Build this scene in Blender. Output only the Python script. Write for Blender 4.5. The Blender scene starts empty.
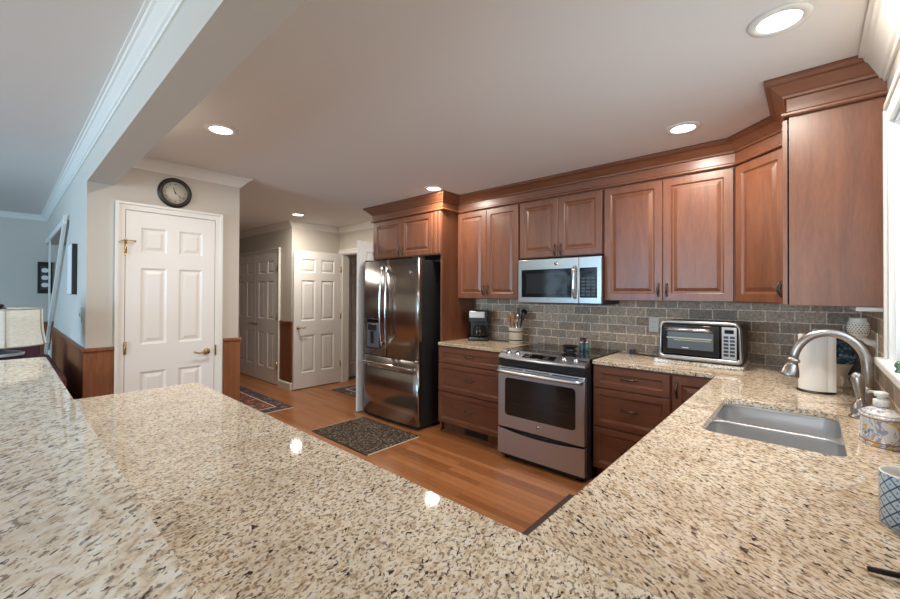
import bpy, bmesh, math, random
from mathutils import Vector, Matrix
random.seed(7)
PI = math.pi
C = bpy.context.scene.collection
SC = bpy.context.scene

# ------------------------------------------------------------------ camera
def make_camera():
    yaw, pit, rol = 0.748634616, 0.0077987, 0.0048471
    F = Vector((-math.sin(yaw)*math.cos(pit), math.cos(yaw)*math.cos(pit), math.sin(pit)))
    R = Vector((math.cos(yaw), math.sin(yaw), 0)); U = R.cross(F)
    R2 = R*math.cos(rol)+U*math.sin(rol); U2 = -R*math.sin(rol)+U*math.cos(rol)
    cd = bpy.data.cameras.new('camera'); co = bpy.data.objects.new('camera', cd); C.objects.link(co)
    m = Matrix(((R2.x, U2.x, -F.x, 0), (R2.y, U2.y, -F.y, 0), (R2.z, U2.z, -F.z, 1.40395), (0, 0, 0, 1)))
    co.matrix_world = m
    cd.sensor_fit = 'HORIZONTAL'; cd.sensor_width = 36; cd.lens = 402.399/900*36
    cd.shift_x = 13.53/900; cd.shift_y = -8.708/900; cd.clip_start = 0.02; cd.clip_end = 200
    SC.camera = co
make_camera()

# ------------------------------------------------------------------ world, lights, exposure
SC.view_settings.view_transform = 'Standard'; SC.view_settings.look = 'None'
SC.view_settings.gamma = 1; SC.view_settings.use_curve_mapping = False
SC.view_settings.exposure = 0.16
SC.cycles.max_bounces = 10; SC.cycles.diffuse_bounces = 5; SC.cycles.glossy_bounces = 4
SC.cycles.transparent_max_bounces = 12; SC.cycles.sample_clamp_indirect = 6; SC.cycles.use_denoising = True
W = bpy.data.worlds.new('sky'); SC.world = W; W.use_nodes = True
bg = W.node_tree.nodes['Background']; bg.inputs['Color'].default_value = (.55, .78, 1.0, 1); bg.inputs['Strength'].default_value = 2.6

def area(name, loc, direction, sx, sy, power, color, spread=180, portal=False):
    l = bpy.data.lights.new(name, 'AREA'); l.shape = 'RECTANGLE'; l.size = sx; l.size_y = sy
    l.energy = power; l.color = color; l.spread = math.radians(spread); l.cycles.is_portal = portal
    o = bpy.data.objects.new(name, l); C.objects.link(o); o.location = loc
    o.rotation_euler = Vector(direction).to_track_quat('-Z', 'Z').to_euler()
    return o
COOL = (.58, .80, 1.0); WARM = (1.0, .90, .79)
area('daylight_kitchen_window', (.50, 1.75, 1.66), (-1, 0, -.12), .98, 1.25, 9, (.97, .98, 1.0), 115)
area('daylight_added_window', (-3.1, -4.80, 1.25), (-.60, 1, .50), 1.6, 1.9, 240, (.34, .68, 1.0), 160)  # blue daylight through an added window, kept clear of the microwave's reflection
area('daylight_patio_door', (-1.0, -4.75, 1.15), (.05, 1, .05), 1.5, 2.0, 125, (1.0, .99, .97))
CAN_POWER = 15.0
CANS = [(-2.753, .936, 'ceiling light nearest the pantry door and clock'), (-2.725, 2.885, 'ceiling light in front of the cabinet over the refrigerator'),
        (-.58, 2.876, 'ceiling light in front of the double wall cabinet, left of the corner'), (-.085, 1.99, 'ceiling light above the sink counter, largest in the photo'),
        (-4.967, 2.646, 'farthest ceiling light, in the hall before the closet')]

# ------------------------------------------------------------------ mesh builder
class MB:
    def __init__(s, M=None):
        s.bm = bmesh.new(); s.M = M or Matrix.Identity(4); s.m = 0; s.sm = False
    def v(s, p): return s.bm.verts.new(s.M @ Vector(p))
    def f(s, vs, smooth=None):
        try: fc = s.bm.faces.new(vs)
        except ValueError: return None
        fc.material_index = s.m; fc.smooth = s.sm if smooth is None else smooth
        return fc
    def box(s, x0, x1, y0, y1, z0, z1, bev=0, seg=2):
        n0 = len(s.bm.verts)
        p = [(x0,y0,z0),(x1,y0,z0),(x1,y1,z0),(x0,y1,z0),(x0,y0,z1),(x1,y0,z1),(x1,y1,z1),(x0,y1,z1)]
        vs = [s.v(q) for q in p]
        fs = [s.f([vs[i] for i in q], False) for q in ((0,3,2,1),(4,5,6,7),(0,1,5,4),(1,2,6,5),(2,3,7,6),(3,0,4,7))]
        if bev > 0:
            es = list({e for f in fs for e in f.edges})
            r = bmesh.ops.bevel(s.bm, geom=es, offset=bev, segments=seg, profile=.6, affect='EDGES', clamp_overlap=True)
            for f in r['faces']: f.material_index = s.m; f.smooth = True
        return s
    def prism(s, poly, a, b, axis='z', smooth=False):
        """poly (u,v) extruded from a to b; axis z: (x,y), axis x: (y,z), axis y: (x,z)"""
        def P(u, w, t): return {'z': (u, w, t), 'x': (t, u, w), 'y': (u, t, w)}[axis]
        A = [s.v(P(u, w, a)) for u, w in poly]; B = [s.v(P(u, w, b)) for u, w in poly]
        n = len(poly)
        fs = [s.f(A[::-1], False), s.f(B, False)]
        for i in range(n): fs.append(s.f([A[i], A[(i+1) % n], B[(i+1) % n], B[i]], smooth))
        bmesh.ops.recalc_face_normals(s.bm, faces=[f for f in fs if f])
        return s
    def ring(s, c, u, w, r, n): return [s.v(Vector(c)+u*(math.cos(2*PI*i/n)*r)+w*(math.sin(2*PI*i/n)*r)) for i in range(n)]
    def loft(s, rings, cap=True, smooth=True):
        fs = []
        for a, b in zip(rings, rings[1:]):
            n = len(a)
            for i in range(n): fs.append(s.f([a[i], a[(i+1) % n], b[(i+1) % n], b[i]], smooth))
        if cap: fs += [s.f(rings[0][::-1], False), s.f(rings[-1], False)]
        bmesh.ops.recalc_face_normals(s.bm, faces=[f for f in fs if f])
    def tube(s, pts, r, n=10, cap=True, flat=1.0):
        pts = [Vector(p) for p in pts]; rs = r if isinstance(r, (list, tuple)) else [r]*len(pts)
        up = Vector((0, 0, 1)); rings = []; prev = None
        for i, p in enumerate(pts):
            t = (pts[min(i+1, len(pts)-1)]-pts[max(i-1, 0)]).normalized()
            if prev is None:
                a = Vector((1, 0, 0)) if abs(t.z) > .9 else up
                u = t.cross(a).normalized()
            else: u = (prev - t*prev.dot(t)).normalized()
            prev = u; w = t.cross(u)
            rings.append([s.v(p+u*(math.cos(2*PI*k/n)*rs[i])+w*(math.sin(2*PI*k/n)*rs[i]*flat)) for k in range(n)])
        s.loft(rings, cap); return s
    def cyl(s, p0, p1, r0, r1=None, n=20): return s.tube([p0, p1], [r0, r0 if r1 is None else r1], n)
    def lathe(s, prof, c=(0, 0, 0), n=28, axis=(0, 0, 1), sx=1, sy=1, cap=True, smooth=True):
        ax = Vector(axis); q = Vector((0, 0, 1)).rotation_difference(ax).to_matrix()
        rings = [[s.v(Vector(c)+q @ Vector((r*sx*math.cos(2*PI*k/n), r*sy*math.sin(2*PI*k/n), z))) for k in range(n)] for r, z in prof]
        s.loft(rings, cap, smooth); return s
    def ball(s, c, r, n=14, sx=1, sy=1, sz=1):
        s.lathe([(max(r*math.sin(PI*i/10), 1e-4), -r*sz*math.cos(PI*i/10)) for i in range(11)], c, n, sx=sx, sy=sy); return s
    def torus(s, c, R, r, axis=(0, 0, 1), n=32, k=8, sx=1, sy=1):
        q = Vector((0, 0, 1)).rotation_difference(Vector(axis)).to_matrix(); c = Vector(c)
        rings = []
        for i in range(n):
            a = 2*PI*i/n
            rings.append([s.v(c+q @ Vector(((R+r*math.cos(2*PI*j/k))*math.cos(a)*sx, (R+r*math.cos(2*PI*j/k))*math.sin(a)*sy, r*math.sin(2*PI*j/k)))) for j in range(k)])
        s.loft(rings+[rings[0]], False); return s
    def nested(s, x0, x1, z0, z1, loops, fill=True):
        """rectangular loops on a front facing -Y: loops = (inset, y)"""
        L = [[s.v(p) for p in ((x0+i, y, z0+i), (x1-i, y, z0+i), (x1-i, y, z1-i), (x0+i, y, z1-i))] for i, y in loops]
        for a, b in zip(L, L[1:]):
            for k in range(4): s.f([a[k], a[(k+1) % 4], b[(k+1) % 4], b[k]], False)
        if fill: s.f(L[-1], False)
        return L
    def sweep(s, path, prof, closed_prof=True):
        """profile (o,z), o to the right of travel, along a 2D path with mitred corners"""
        P = [Vector(p) for p in path]; n = len(P); rings = []
        for i in range(n):
            d0 = (P[i]-P[i-1]).normalized() if i else None
            d1 = (P[i+1]-P[i]).normalized() if i < n-1 else None
            if d0 is None: d0 = d1
            if d1 is None: d1 = d0
            n0 = Vector((d0.y, -d0.x)); n1 = Vector((d1.y, -d1.x)); m = (n0+n1)/(1+n0.dot(n1))
            rings.append([s.v((P[i].x+m.x*o, P[i].y+m.y*o, z)) for o, z in prof])
        k = len(prof); fs = []
        for a, b in zip(rings, rings[1:]):
            for j in range(k if closed_prof else k-1): fs.append(s.f([a[j], a[(j+1) % k], b[(j+1) % k], b[j]], False))
        fs += [s.f(rings[0][::-1], False), s.f(rings[-1], False)]
        bmesh.ops.recalc_face_normals(s.bm, faces=[f for f in fs if f])
        return s
    def build(s, name, mats, parent=None, loc=None):
        me = bpy.data.meshes.new(name); s.bm.to_mesh(me); s.bm.free()
        o = bpy.data.objects.new(name, me); C.objects.link(o)
        for m in (mats if isinstance(mats, (list, tuple)) else [mats]): me.materials.append(m)
        if parent: o.parent = parent
        if loc: o.location = loc
        return o

def tag(o, label, cat, group=None, kind=None):
    o['label'] = label; o['category'] = cat
    if group: o['group'] = group
    if kind: o['kind'] = kind
    return o
def thing(name, label, cat, loc=(0, 0, 0), rz=0, group=None, kind=None):
    o = bpy.data.objects.new(name, None); C.objects.link(o); o.empty_display_size = .05
    o.location = loc; o.rotation_euler = (0, 0, rz); return tag(o, label, cat, group, kind)
def copy_tree(o, parent=None):
    c = o.copy(); C.objects.link(c); c.parent = parent
    for ch in list(o.children): copy_tree(ch, c)
    return c
def text_mesh(name, body, size, mat, parent, M, depth=.0006):
    cu = bpy.data.curves.new(name, 'FONT'); cu.body = body; cu.size = size; cu.extrude = depth
    cu.align_x = 'CENTER'; cu.align_y = 'CENTER'
    t = bpy.data.objects.new(name+'_tmp', cu); C.objects.link(t)
    me = bpy.data.meshes.new_from_object(t.evaluated_get(bpy.context.evaluated_depsgraph_get()))
    bpy.data.objects.remove(t); me.transform(M); me.materials.clear(); me.materials.append(mat)
    o = bpy.data.objects.new(name, me); C.objects.link(o); o.parent = parent
    return o

# ------------------------------------------------------------------ materials
def mat(name, col, rough=.5, metal=0, **kw):
    m = bpy.data.materials.new(name); m.use_nodes = True
    b = m.node_tree.nodes['Principled BSDF']
    b.inputs['Base Color'].default_value = (*col, 1); b.inputs['Roughness'].default_value = rough; b.inputs['Metallic'].default_value = metal
    for k, v in kw.items(): b.inputs[k.replace('_', ' ')].default_value = v
    return m
def nt(m): return m.node_tree.nodes, m.node_tree.links, m.node_tree.nodes['Principled BSDF']
def coords(m, rot=(0, 0, 0), scale=(1, 1, 1), loc=(0, 0, 0)):
    N, L, b = nt(m); t = N.new('ShaderNodeTexCoord'); p = N.new('ShaderNodeMapping')
    p.inputs['Rotation'].default_value = rot; p.inputs['Scale'].default_value = scale; p.inputs['Location'].default_value = loc
    L.new(t.outputs['Object'], p.inputs['Vector']); return p.outputs['Vector']
def noise(m, vec, scale, detail=4, rough=.55, dist=0):
    N, L, b = nt(m); n = N.new('ShaderNodeTexNoise'); n.inputs['Scale'].default_value = scale; n.inputs['Detail'].default_value = detail
    n.inputs['Roughness'].default_value = rough; n.inputs['Distortion'].default_value = dist
    L.new(vec, n.inputs['Vector']); return n.outputs['Fac']
def ramp(m, fac, stops):
    N, L, b = nt(m); r = N.new('ShaderNodeValToRGB'); e = r.color_ramp.elements
    while len(e) < len(stops): e.new(.5)
    for i, (p, c) in enumerate(stops): e[i].position = p; e[i].color = (*c, 1) if len(c) == 3 else c
    L.new(fac, r.inputs['Fac']); return r.outputs['Color']
def mix(m, fac, a, b_, mode='MIX'):
    N, L, b = nt(m); x = N.new('ShaderNodeMix'); x.data_type = 'RGBA'; x.blend_type = mode
    for s, v in ((0, fac), (6, a), (7, b_)):
        if hasattr(v, 'is_linked') or isinstance(v, bpy.types.NodeSocket): L.new(v, x.inputs[s])
        else: x.inputs[s].default_value = (*v, 1) if isinstance(v, tuple) else v
    return x.outputs[2]
def bump(m, h, strength=.2, dist=.01):
    N, L, b = nt(m); n = N.new('ShaderNodeBump'); n.inputs['Strength'].default_value = strength; n.inputs['Distance'].default_value = dist
    L.new(h, n.inputs['Height']); L.new(n.outputs['Normal'], b.inputs['Normal'])
def setc(m, c): N, L, b = nt(m); L.new(c, b.inputs['Base Color'])

def wood(name, dark, light, scale=(9, 9, .9), rough=.36, rot=(0, 0, 0)):
    m = mat(name, light, rough); v = coords(m, rot, scale)
    f = noise(m, v, 3.2, 5, .6, .8); g = noise(m, v, 26, 3, .6)
    c = ramp(m, f, [(.3, dark), (.7, light)])
    c2 = mix(m, .18, c, ramp(m, g, [(.35, tuple(x*.6 for x in dark)), (.65, tuple(min(1, x*1.15) for x in light))]))
    setc(m, c2); N, L, b = nt(m); b.inputs['Coat Weight'].default_value = .12; b.inputs['Coat Roughness'].default_value = .25
    return m
cherry = wood('cherry_cabinet', (.122, .041, .019), (.195, .071, .032), (7, 7, .8), .38)
cherry_h = wood('cherry_cabinet_horizontal', (.122, .041, .019), (.195, .071, .032), (.8, 7, 7), .38)
rail_wood = wood('orange_oak_panel', (.15, .048, .015), (.28, .10, .034), (12, 12, 1.0), .45)
burgundy_wood = wood('dark_wood', (.05, .02, .012), (.10, .04, .022))
wall_paint = mat('greige_wall_paint', (.53, .495, .44), .75)
ceil_paint = mat('ceiling_paint', (.72, .70, .675), .85)
trim_white = mat('white_trim_paint', (.74, .73, .69), .4)
door_white = mat('white_door_paint', (.76, .755, .73), .38)
for _m in (wall_paint, ceil_paint): bump(_m, noise(_m, coords(_m), 220, 2), .03, .002)
steel = mat('brushed_steel', (.56, .57, .58), .38, 1)
bump(steel, noise(steel, coords(steel, scale=(1, 1, 60)), 40, 2), .02, .002)
steel_r = mat('range_steel', (.50, .54, .59), .36, 1)
steel_m = mat('microwave_steel', (.42, .41, .39), .30, 1)
steel_v = mat('brushed_steel_fridge', (.34, .32, .295), .23, 1)
bump(steel_v, noise(steel_v, coords(steel_v, scale=(60, 60, 1)), 40, 2), .02, .002)
sink_steel = mat('sink_steel', (.72, .73, .74), .31, 1)
nickel = mat('brushed_nickel', (.40, .375, .35), .30, 1)
chrome = mat('chrome', (.72, .72, .72), .1, 1)
brass = mat('polished_brass', (.50, .36, .17), .25, 1)
pewter = mat('dark_pewter', (.085, .07, .06), .4, .9)
black_gloss = mat('black_glass', (.006, .006, .007), .05)
black_plastic = mat('black_plastic', (.014, .014, .015), .35)
dark_case = mat('dark_grey_case', (.018, .018, .019), .45)
oven_glass = mat('oven_window_glass', (.016, .014, .013), .06)
grey_glass = mat('grey_window_glass', (.022, .024, .026), .05)
white_plastic = mat('white_plastic', (.75, .74, .70), .4)
almond = mat('almond_plate', (.70, .67, .60), .4)
cream = mat('cream_stoneware', (.62, .56, .45), .3)
paper = mat('paper_towel', (.80, .775, .73), .9)
bump(paper, noise(paper, coords(paper), 160, 2), .15, .003)
light_glow = mat('lamp_diffuser', (1, 1, 1), .5); light_glow.node_tree.nodes['Principled BSDF'].inputs['Emission Color'].default_value = (1, .93, .82, 1)
light_glow.node_tree.nodes['Principled BSDF'].inputs['Emission Strength'].default_value = 6
burgundy = mat('burgundy_upholstery', (.085, .018, .022), .75)
bronze = mat('bronze_rim', (.035, .028, .022), .4, .6)
clock_face = mat('clock_face', (.52, .50, .43), .5)
ink = mat('black_ink', (.01, .01, .01), .5)

def glass_thin():
    m = bpy.data.materials.new('window_glass'); m.use_nodes = True; N = m.node_tree.nodes; L = m.node_tree.links; N.clear()
    o = N.new('ShaderNodeOutputMaterial'); t = N.new('ShaderNodeBsdfTransparent'); g = N.new('ShaderNodeBsdfGlossy'); x = N.new('ShaderNodeMixShader')
    g.inputs['Roughness'].default_value = .02; x.inputs[0].default_value = .06
    L.new(t.outputs[0], x.inputs[1]); L.new(g.outputs[0], x.inputs[2]); L.new(x.outputs[0], o.inputs[0]); return m
clear = glass_thin()

def granite(name, ang, tint, L_=2.2, dark=0.0, k=1.0):
    """cream ground with tan clouds and short brown and black grains drawn out along the angle"""
    m = mat(name, (.5, .4, .3), .035); N, L, b = nt(m)
    def cv(sc):
        t = N.new('ShaderNodeTexCoord'); p = N.new('ShaderNodeMapping'); p.vector_type = 'TEXTURE'
        p.inputs['Rotation'].default_value = (0, 0, math.radians(ang)); p.inputs['Scale'].default_value = (sc, 1, 1); L.new(t.outputs['Object'], p.inputs['Vector']); return p.outputs['Vector']
    v = cv(L_); vi = cv(1.2); q = lambda r, g, b_: (r*tint[0], g*tint[1], b_*tint[2])
    cloud = noise(m, vi, 4.5, 3, .55); mid = noise(m, v, 55*k, 3, .6, .2)
    base = ramp(m, mid, [(.34, q(.50, .38, .25)), (.44, q(.72, .61, .45)), (.55, q(.82, .745, .60)), (.70, q(.86, .82, .73))])
    base = mix(m, ramp(m, cloud, [(.46, (0, 0, 0)), (.68, (.34, .34, .34))]), base, q(.42, .31, .20))
    g1 = noise(m, v, 95*k, 2, .5, .3); c1 = ramp(m, cloud, [(.3, (0, 0, 0)), (.7, (1, 1, 1))])
    base = mix(m, ramp(m, g1, [(.41+dark, (.85, .85, .85)), (.45+dark, (0, 0, 0))]), base, (.22, .165, .12))
    g2 = noise(m, v, 70*k, 2, .5, .3)
    base = mix(m, ramp(m, g2, [(.335+dark, (1, 1, 1)), (.365+dark, (0, 0, 0))]), base, (.04, .032, .027))
    lt = noise(m, vi, 28*k, 2, .5)
    base = mix(m, ramp(m, lt, [(.60, (0, 0, 0)), (.72, (.7, .7, .7))]), base, q(.80, .78, .72))
    setc(m, base); return m
gr_pen = granite('granite_peninsula', 108, (1.04, 1.04, 1.04), 1.6, -.002, 1.6)
gr_sink = granite('granite_sink_run', -35, (.96, .91, .87), 2.1, .004, 1.6)
gr_bar = granite('granite_bar', 135, (1.10, 1.15, 1.24), 2.0, -.032, 1.5)
gr_left = granite('granite_range_left', 40, (.88, .78, .66), 1.6, .01, 1.5)
gr_slab = granite('granite_offcut', 10, (1.0, 1.08, 1.2), 1.5, 0, 1.4)

def floor_mat():
    m = mat('oak_strip_floor', (.4, .2, .08), .28); N, L, b = nt(m); v = coords(m)
    br = N.new('ShaderNodeTexBrick'); br.offset = .37; br.inputs['Scale'].default_value = 1
    br.inputs['Brick Width'].default_value = .9; br.inputs['Row Height'].default_value = .058; br.inputs['Mortar Size'].default_value = .0011
    br.inputs['Color1'].default_value = (.29, .108, .036, 1); br.inputs['Color2'].default_value = (.46, .195, .075, 1); br.inputs['Mortar'].default_value = (.12, .045, .018, 1)
    L.new(v, br.inputs['Vector'])
    g = noise(m, coords(m, scale=(1.5, 22, 1)), 7, 5, .65, .8)
    c = mix(m, .55, br.outputs['Color'], ramp(m, g, [(.32, (.55, .48, .42)), (.68, (1.05, 1.05, 1.05))]), 'MULTIPLY')
    setc(m, c); bump(m, br.outputs['Fac'], -.15, .002); return m
oak_floor = floor_mat()

def tile_mat(name, axis):
    m = mat(name, (.2, .17, .14), .55); N, L, b = nt(m)
    t = N.new('ShaderNodeTexCoord'); s = N.new('ShaderNodeSeparateXYZ'); c = N.new('ShaderNodeCombineXYZ')
    L.new(t.outputs['Object'], s.inputs[0]); L.new(s.outputs[axis], c.inputs['X'])
    ad = N.new('ShaderNodeMath'); ad.operation = 'ADD'; ad.inputs[1].default_value = -.914; L.new(s.outputs['Z'], ad.inputs[0]); L.new(ad.outputs[0], c.inputs['Y'])
    br = N.new('ShaderNodeTexBrick'); br.inputs['Scale'].default_value = 1; br.inputs['Brick Width'].default_value = .155; br.inputs['Row Height'].default_value = .0765
    br.inputs['Mortar Size'].default_value = .0042; br.inputs['Mortar Smooth'].default_value = .25; br.inputs['Bias'].default_value = -.1
    br.inputs['Color1'].default_value = (.29, .232, .180, 1); br.inputs['Color2'].default_value = (.52, .42, .33, 1); br.inputs['Mortar'].default_value = (.78, .70, .58, 1)
    L.new(c.outputs[0], br.inputs['Vector'])
    n1 = noise(m, coords(m), 52, 4, .75); n2 = noise(m, coords(m), 9, 2)
    col = mix(m, .65, br.outputs['Color'], ramp(m, n1, [(.35, (.42, .40, .38)), (.63, (1.5, 1.45, 1.38))]), 'MULTIPLY')
    col = mix(m, .5, col, ramp(m, n2, [(.35, (.80, .82, .86)), (.65, (1.2, 1.05, .9))]), 'MULTIPLY')
    setc(m, col)
    inv = N.new('ShaderNodeMath'); inv.operation = 'SUBTRACT'; inv.inputs[0].default_value = 1; L.new(br.outputs['Fac'], inv.inputs[1])
    mu = N.new('ShaderNodeMath'); mu.operation = 'MULTIPLY_ADD'; mu.inputs[1].default_value = .25; L.new(n1, mu.inputs[0]); L.new(inv.outputs[0], mu.inputs[2])
    bump(m, mu.outputs[0], .55, .004); return m
tile_x = tile_mat('stone_brick_tile_range_wall', 'X'); tile_y = tile_mat('stone_brick_tile_window_wall', 'Y')

# ------------------------------------------------------------------ the setting
CZ = 2.447         # ceiling
RY = 3.665         # range wall
WX = .245          # window wall
PX = -3.83         # pantry wall
def struct(name, mb, mats, label, cat, parent=None):
    o = mb.build(name, mats, parent)
    if not parent: tag(o, label, cat, kind='structure')
    return o
struct('floor', MB().box(-9.2, .5, -4.7, 7.2, -.08, 0), oak_floor, 'orange-brown oak strip floor', 'floor')
struct('ceiling', MB().box(-9.2, .5, -4.7, 7.2, CZ, CZ+.1), ceil_paint, 'pale painted ceiling with recessed lights', 'ceiling')
# range wall with the double doorway
D0, D1 = -5.45, -3.97
mb = MB().box(D1, WX+.15, RY, RY+.12, 0, CZ); mb.box(D0, D1, RY, RY+.12, 2.035, CZ); mb.box(-5.53, D0, RY, RY+.12, 0, CZ)
struct('wall_back', mb, wall_paint, 'greige wall behind the range and around the hall doorway', 'wall')
struct('wall_tile_back', MB().box(-2.785, WX, RY-.009, RY+.001, .914, 1.40), tile_x, 'brown stone brick tile backsplash behind the range', 'backsplash')
# window wall
WY0, WY1, WZ0, WZ1 = 1.12, 2.39, 1.15, 2.10
mb = MB().box(WX, WX+.15, -4.6, WY0, 0, CZ); mb.box(WX, WX+.15, WY1, RY, 0, CZ)
mb.box(WX, WX+.15, WY0, WY1, 0, WZ0); mb.box(WX, WX+.15, WY0, WY1, WZ1, CZ)
struct('wall_right', mb, wall_paint, 'greige wall holding the kitchen window beside the sink', 'wall')
struct('wall_tile_right', MB().box(WX-.009, WX+.001, .02, WY0-.08, .914, 1.40).box(WX-.009, WX+.001, WY0-.08, WY1+.08, .914, WZ0-.02).box(WX-.009, WX+.001, WY1+.08, RY-.009, .914, 1.40),
       tile_y, 'brown stone brick tile backsplash under the kitchen window', 'backsplash')
# pantry block and the wall stub that carries the beam
struct('wall_pantry', MB().box(-9.0, PX, .90, 1.466, 0, CZ).box(-5.15, PX, .559, .90, 0, CZ), wall_paint, 'greige pantry wall with the clock and white door', 'wall')
mb = MB().box(-4.97, PX, .405, .559, 0, CZ); mb.box(-7.75, -4.97, .405, .559, 2.06, CZ); mb.prism([(-7.15, 0), (-4.97, 0), (-4.97, 2.02), (-7.15, .60)], .405, .559, 'y')
struct('wall_living', mb, wall_paint, 'living room wall running back from the beam, lit blue by daylight', 'wall')
struct('wall_beam', MB().box(PX, WX, .405, .559, 2.209, CZ), wall_paint, 'long painted ceiling beam between kitchen and living room', 'beam')
# hall
mb = MB().box(-9.0, -5.53, 2.855, 3.0, 0, CZ); mb.box(-5.68, -5.53, 3.0, RY+.12, 0, CZ)
struct('wall_closet', mb, wall_paint, 'greige hall wall with the white closet doors', 'wall')
struct('wall_hall_end', MB().box(-9.15, -9.0, .4, 3.0, 0, CZ), wall_paint, 'greige wall at the far end of the hall', 'wall')
mb = MB().box(-5.83, -5.66, RY+.12, 7.0, 0, CZ); mb.box(-5.83, -2.6, 6.9, 7.05, 0, CZ); mb.box(-2.75, -2.6, RY+.12, 7.0, 0, CZ)
struct('wall_far_room', mb, wall_paint, 'greige walls of the room beyond the double doorway', 'wall')
# living room
struct('wall_living_far', MB().box(-7.85, -7.7, -4.6, .9, 0, CZ), wall_paint, 'far greige living room wall with a dark picture', 'wall')
mb = MB()
for a, b, c, d in ((-7.85, -5.8, 0, CZ), (-5.8, -4.1, 0, .30), (-5.8, -4.1, 2.20, CZ), (-4.1, -3.9, 0, CZ), (-3.9, -2.3, 0, .30), (-3.9, -2.3, 2.20, CZ), (-2.3, -1.8, 0, CZ), (-1.8, -.2, 2.15, CZ), (-.2, .4, 0, CZ)):
    mb.box(a, b, -4.6, -4.45, c, d)
struct('wall_living_window', mb, wall_paint, 'living room wall with wide window and patio door, behind the viewpoint', 'wall')

CROWN = [(0, -.115), (.010, -.115), (.014, -.100), (.024, -.092), (.030, -.080), (.062, -.036), (.072, -.030), (.078, -.018), (.092, -.014), (.092, 0), (0, 0)]
CROWN_R = [(o, CZ+z) for o, z in CROWN]; CROWN = [(o*.9, CZ+z*.70) for o, z in CROWN]
CROWNL = [(o*.85, CZ+(z-CZ)*.85) for o, z in CROWN]
struct('trim_1', MB().sweep([(PX, .559), (PX, 1.466), (-8.98, 1.466)], [(o, z) for o, z in CROWN]), trim_white, 'white crown moulding above the clock', 'crown moulding')
struct('trim_2', MB().sweep([(-8.98, 2.855), (-5.53, 2.855), (-5.53, RY), (-3.97, RY)], CROWN), trim_white, 'white crown moulding above the hall doors', 'crown moulding')
struct('trim_3', MB().sweep([(-7.70, -4.44), (-7.70, .405), (WX-.001, .405)], CROWNL), trim_white, 'white crown moulding along the living room side of the beam', 'crown moulding')
struct('trim_4', MB().sweep([(WX, 2.586), (WX, .56)], CROWN_R), trim_white, 'white crown moulding above the kitchen window', 'crown moulding')
RAIL = [(0, .955), (.012, .957), (.014, .970), (.024, .976), (.024, .990), (.012, .996), (0, .998)]
def wains(mb, path):   # panelling sheet with shallow grooves is in the material; thickness 12 mm
    mb.sweep(path, [(0, .0), (.012, 0), (.012, .96), (0, .96)])
    mb.sweep(path, RAIL); return mb
struct('trim_5', wains(MB(), [(-6.55, .405), (PX, .405), (PX, .575)]), rail_wood, 'red-brown wood wainscot with chair rail on the column left of the pantry door', 'wainscot')
struct('trim_6', wains(MB(), [(PX, 1.335), (PX, 1.466), (-6.2, 1.466)]), rail_wood, 'red-brown wood wainscot strip right of the pantry door', 'wainscot')
struct('trim_7', wains(MB(), [(-5.86, 2.855), (-5.53, 2.855), (-5.53, 3.60)]), rail_wood, 'dark red wood wainscot strip right of the closet doors', 'wainscot')
struct('trim_8', wains(MB(), [(-7.70, -4.44), (-7.70, .89)]), rail_wood, 'wood wainscot with orange rail on the far living room wall', 'wainscot')
BASE = [(0, 0), (.016, 0), (.016, .085), (.010, .10), (0, .105)]
struct('baseboard_hall', MB().sweep([(-5.86, 2.843), (-5.518, 2.843), (-5.518, 2.87)], BASE), trim_white, 'short white baseboard under the hall wainscot', 'baseboard')
struct('baseboard_pantry', MB().sweep([(PX+.012, 1.335), (PX+.012, 1.478), (-6.2, 1.478)], BASE), rail_wood, 'wood baseboard right of the pantry door', 'baseboard')

# six-panel doors
def six_panel(mb, w, h=2.02, t=.035):
    """slab from x=0..w, both faces moulded, centred on y=0"""
    st = .115*w/.76 if w < .7 else .115; mu = .10*w/.76 if w < .7 else .10
    pw = (w-2*st-mu)/2
    xs = [0, st, st+pw, st+pw+mu, w-st, w]; zs = [0, .225, .775, .985, 1.585, 1.70, 1.90, h]
    for side in (1, -1):
        y = -t/2*side
        for i in range(5):
            for j in range(7):
                x0, x1, z0, z1 = xs[i], xs[i+1], zs[j], zs[j+1]
                if i in (1, 3) and j in (1, 3, 5):
                    lp = [(0, y), (.004, y+.002*side), (.016, y+.011*side), (.026, y+.011*side), (.048, y+.003*side)]
                    mb.nested(x0, x1, z0, z1, lp)
                else: mb.f([mb.v(p) for p in ((x0, y, z0), (x1, y, z0), (x1, y, z1), (x0, y, z1))], False)
    y = t/2
    for a, b in (((0, 0), (w, 0)), ((w, 0), (w, h)), ((w, h), (0, h)), ((0, h), (0, 0))):
        mb.f([mb.v(p) for p in ((a[0], -y, a[1]), (b[0], -y, b[1]), (b[0], y, b[1]), (a[0], y, a[1]))], False)
    bmesh.ops.remove_doubles(mb.bm, verts=mb.bm.verts, dist=.0004)
    bmesh.ops.recalc_face_normals(mb.bm, faces=mb.bm.faces)
    return mb
def lever(parent, x, z, y, d):
    """lever handle at x,z on face y (facing -Y), pointing along d (+1/-1)"""
    mb = MB(); mb.lathe([(.028, 0), (.028, .004), (.022, .010), (.012, .014), (.010, .040), (.013, .046), (.010, .052)], (x, y, z), 20, (0, -1, 0))
    mb.tube([(x, y-.045, z), (x+d*.03, y-.047, z+.004), (x+d*.065, y-.047, z-.004), (x+d*.10, y-.046, z+.006), (x+d*.112, y-.046, z+.012)], [.009, .008, .007, .008, .006], 10)
    return mb.build('door_handle', brass, parent)
def hinges(parent, x, y, zs):
    for z in zs:
        MB().box(x-.009, x+.009, y-.004, y+.002, z-.045, z+.045).cyl((x, y-.006, z-.048), (x, y-.006, z+.048), .006, n=10).build('hinge', brass, parent)
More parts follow.
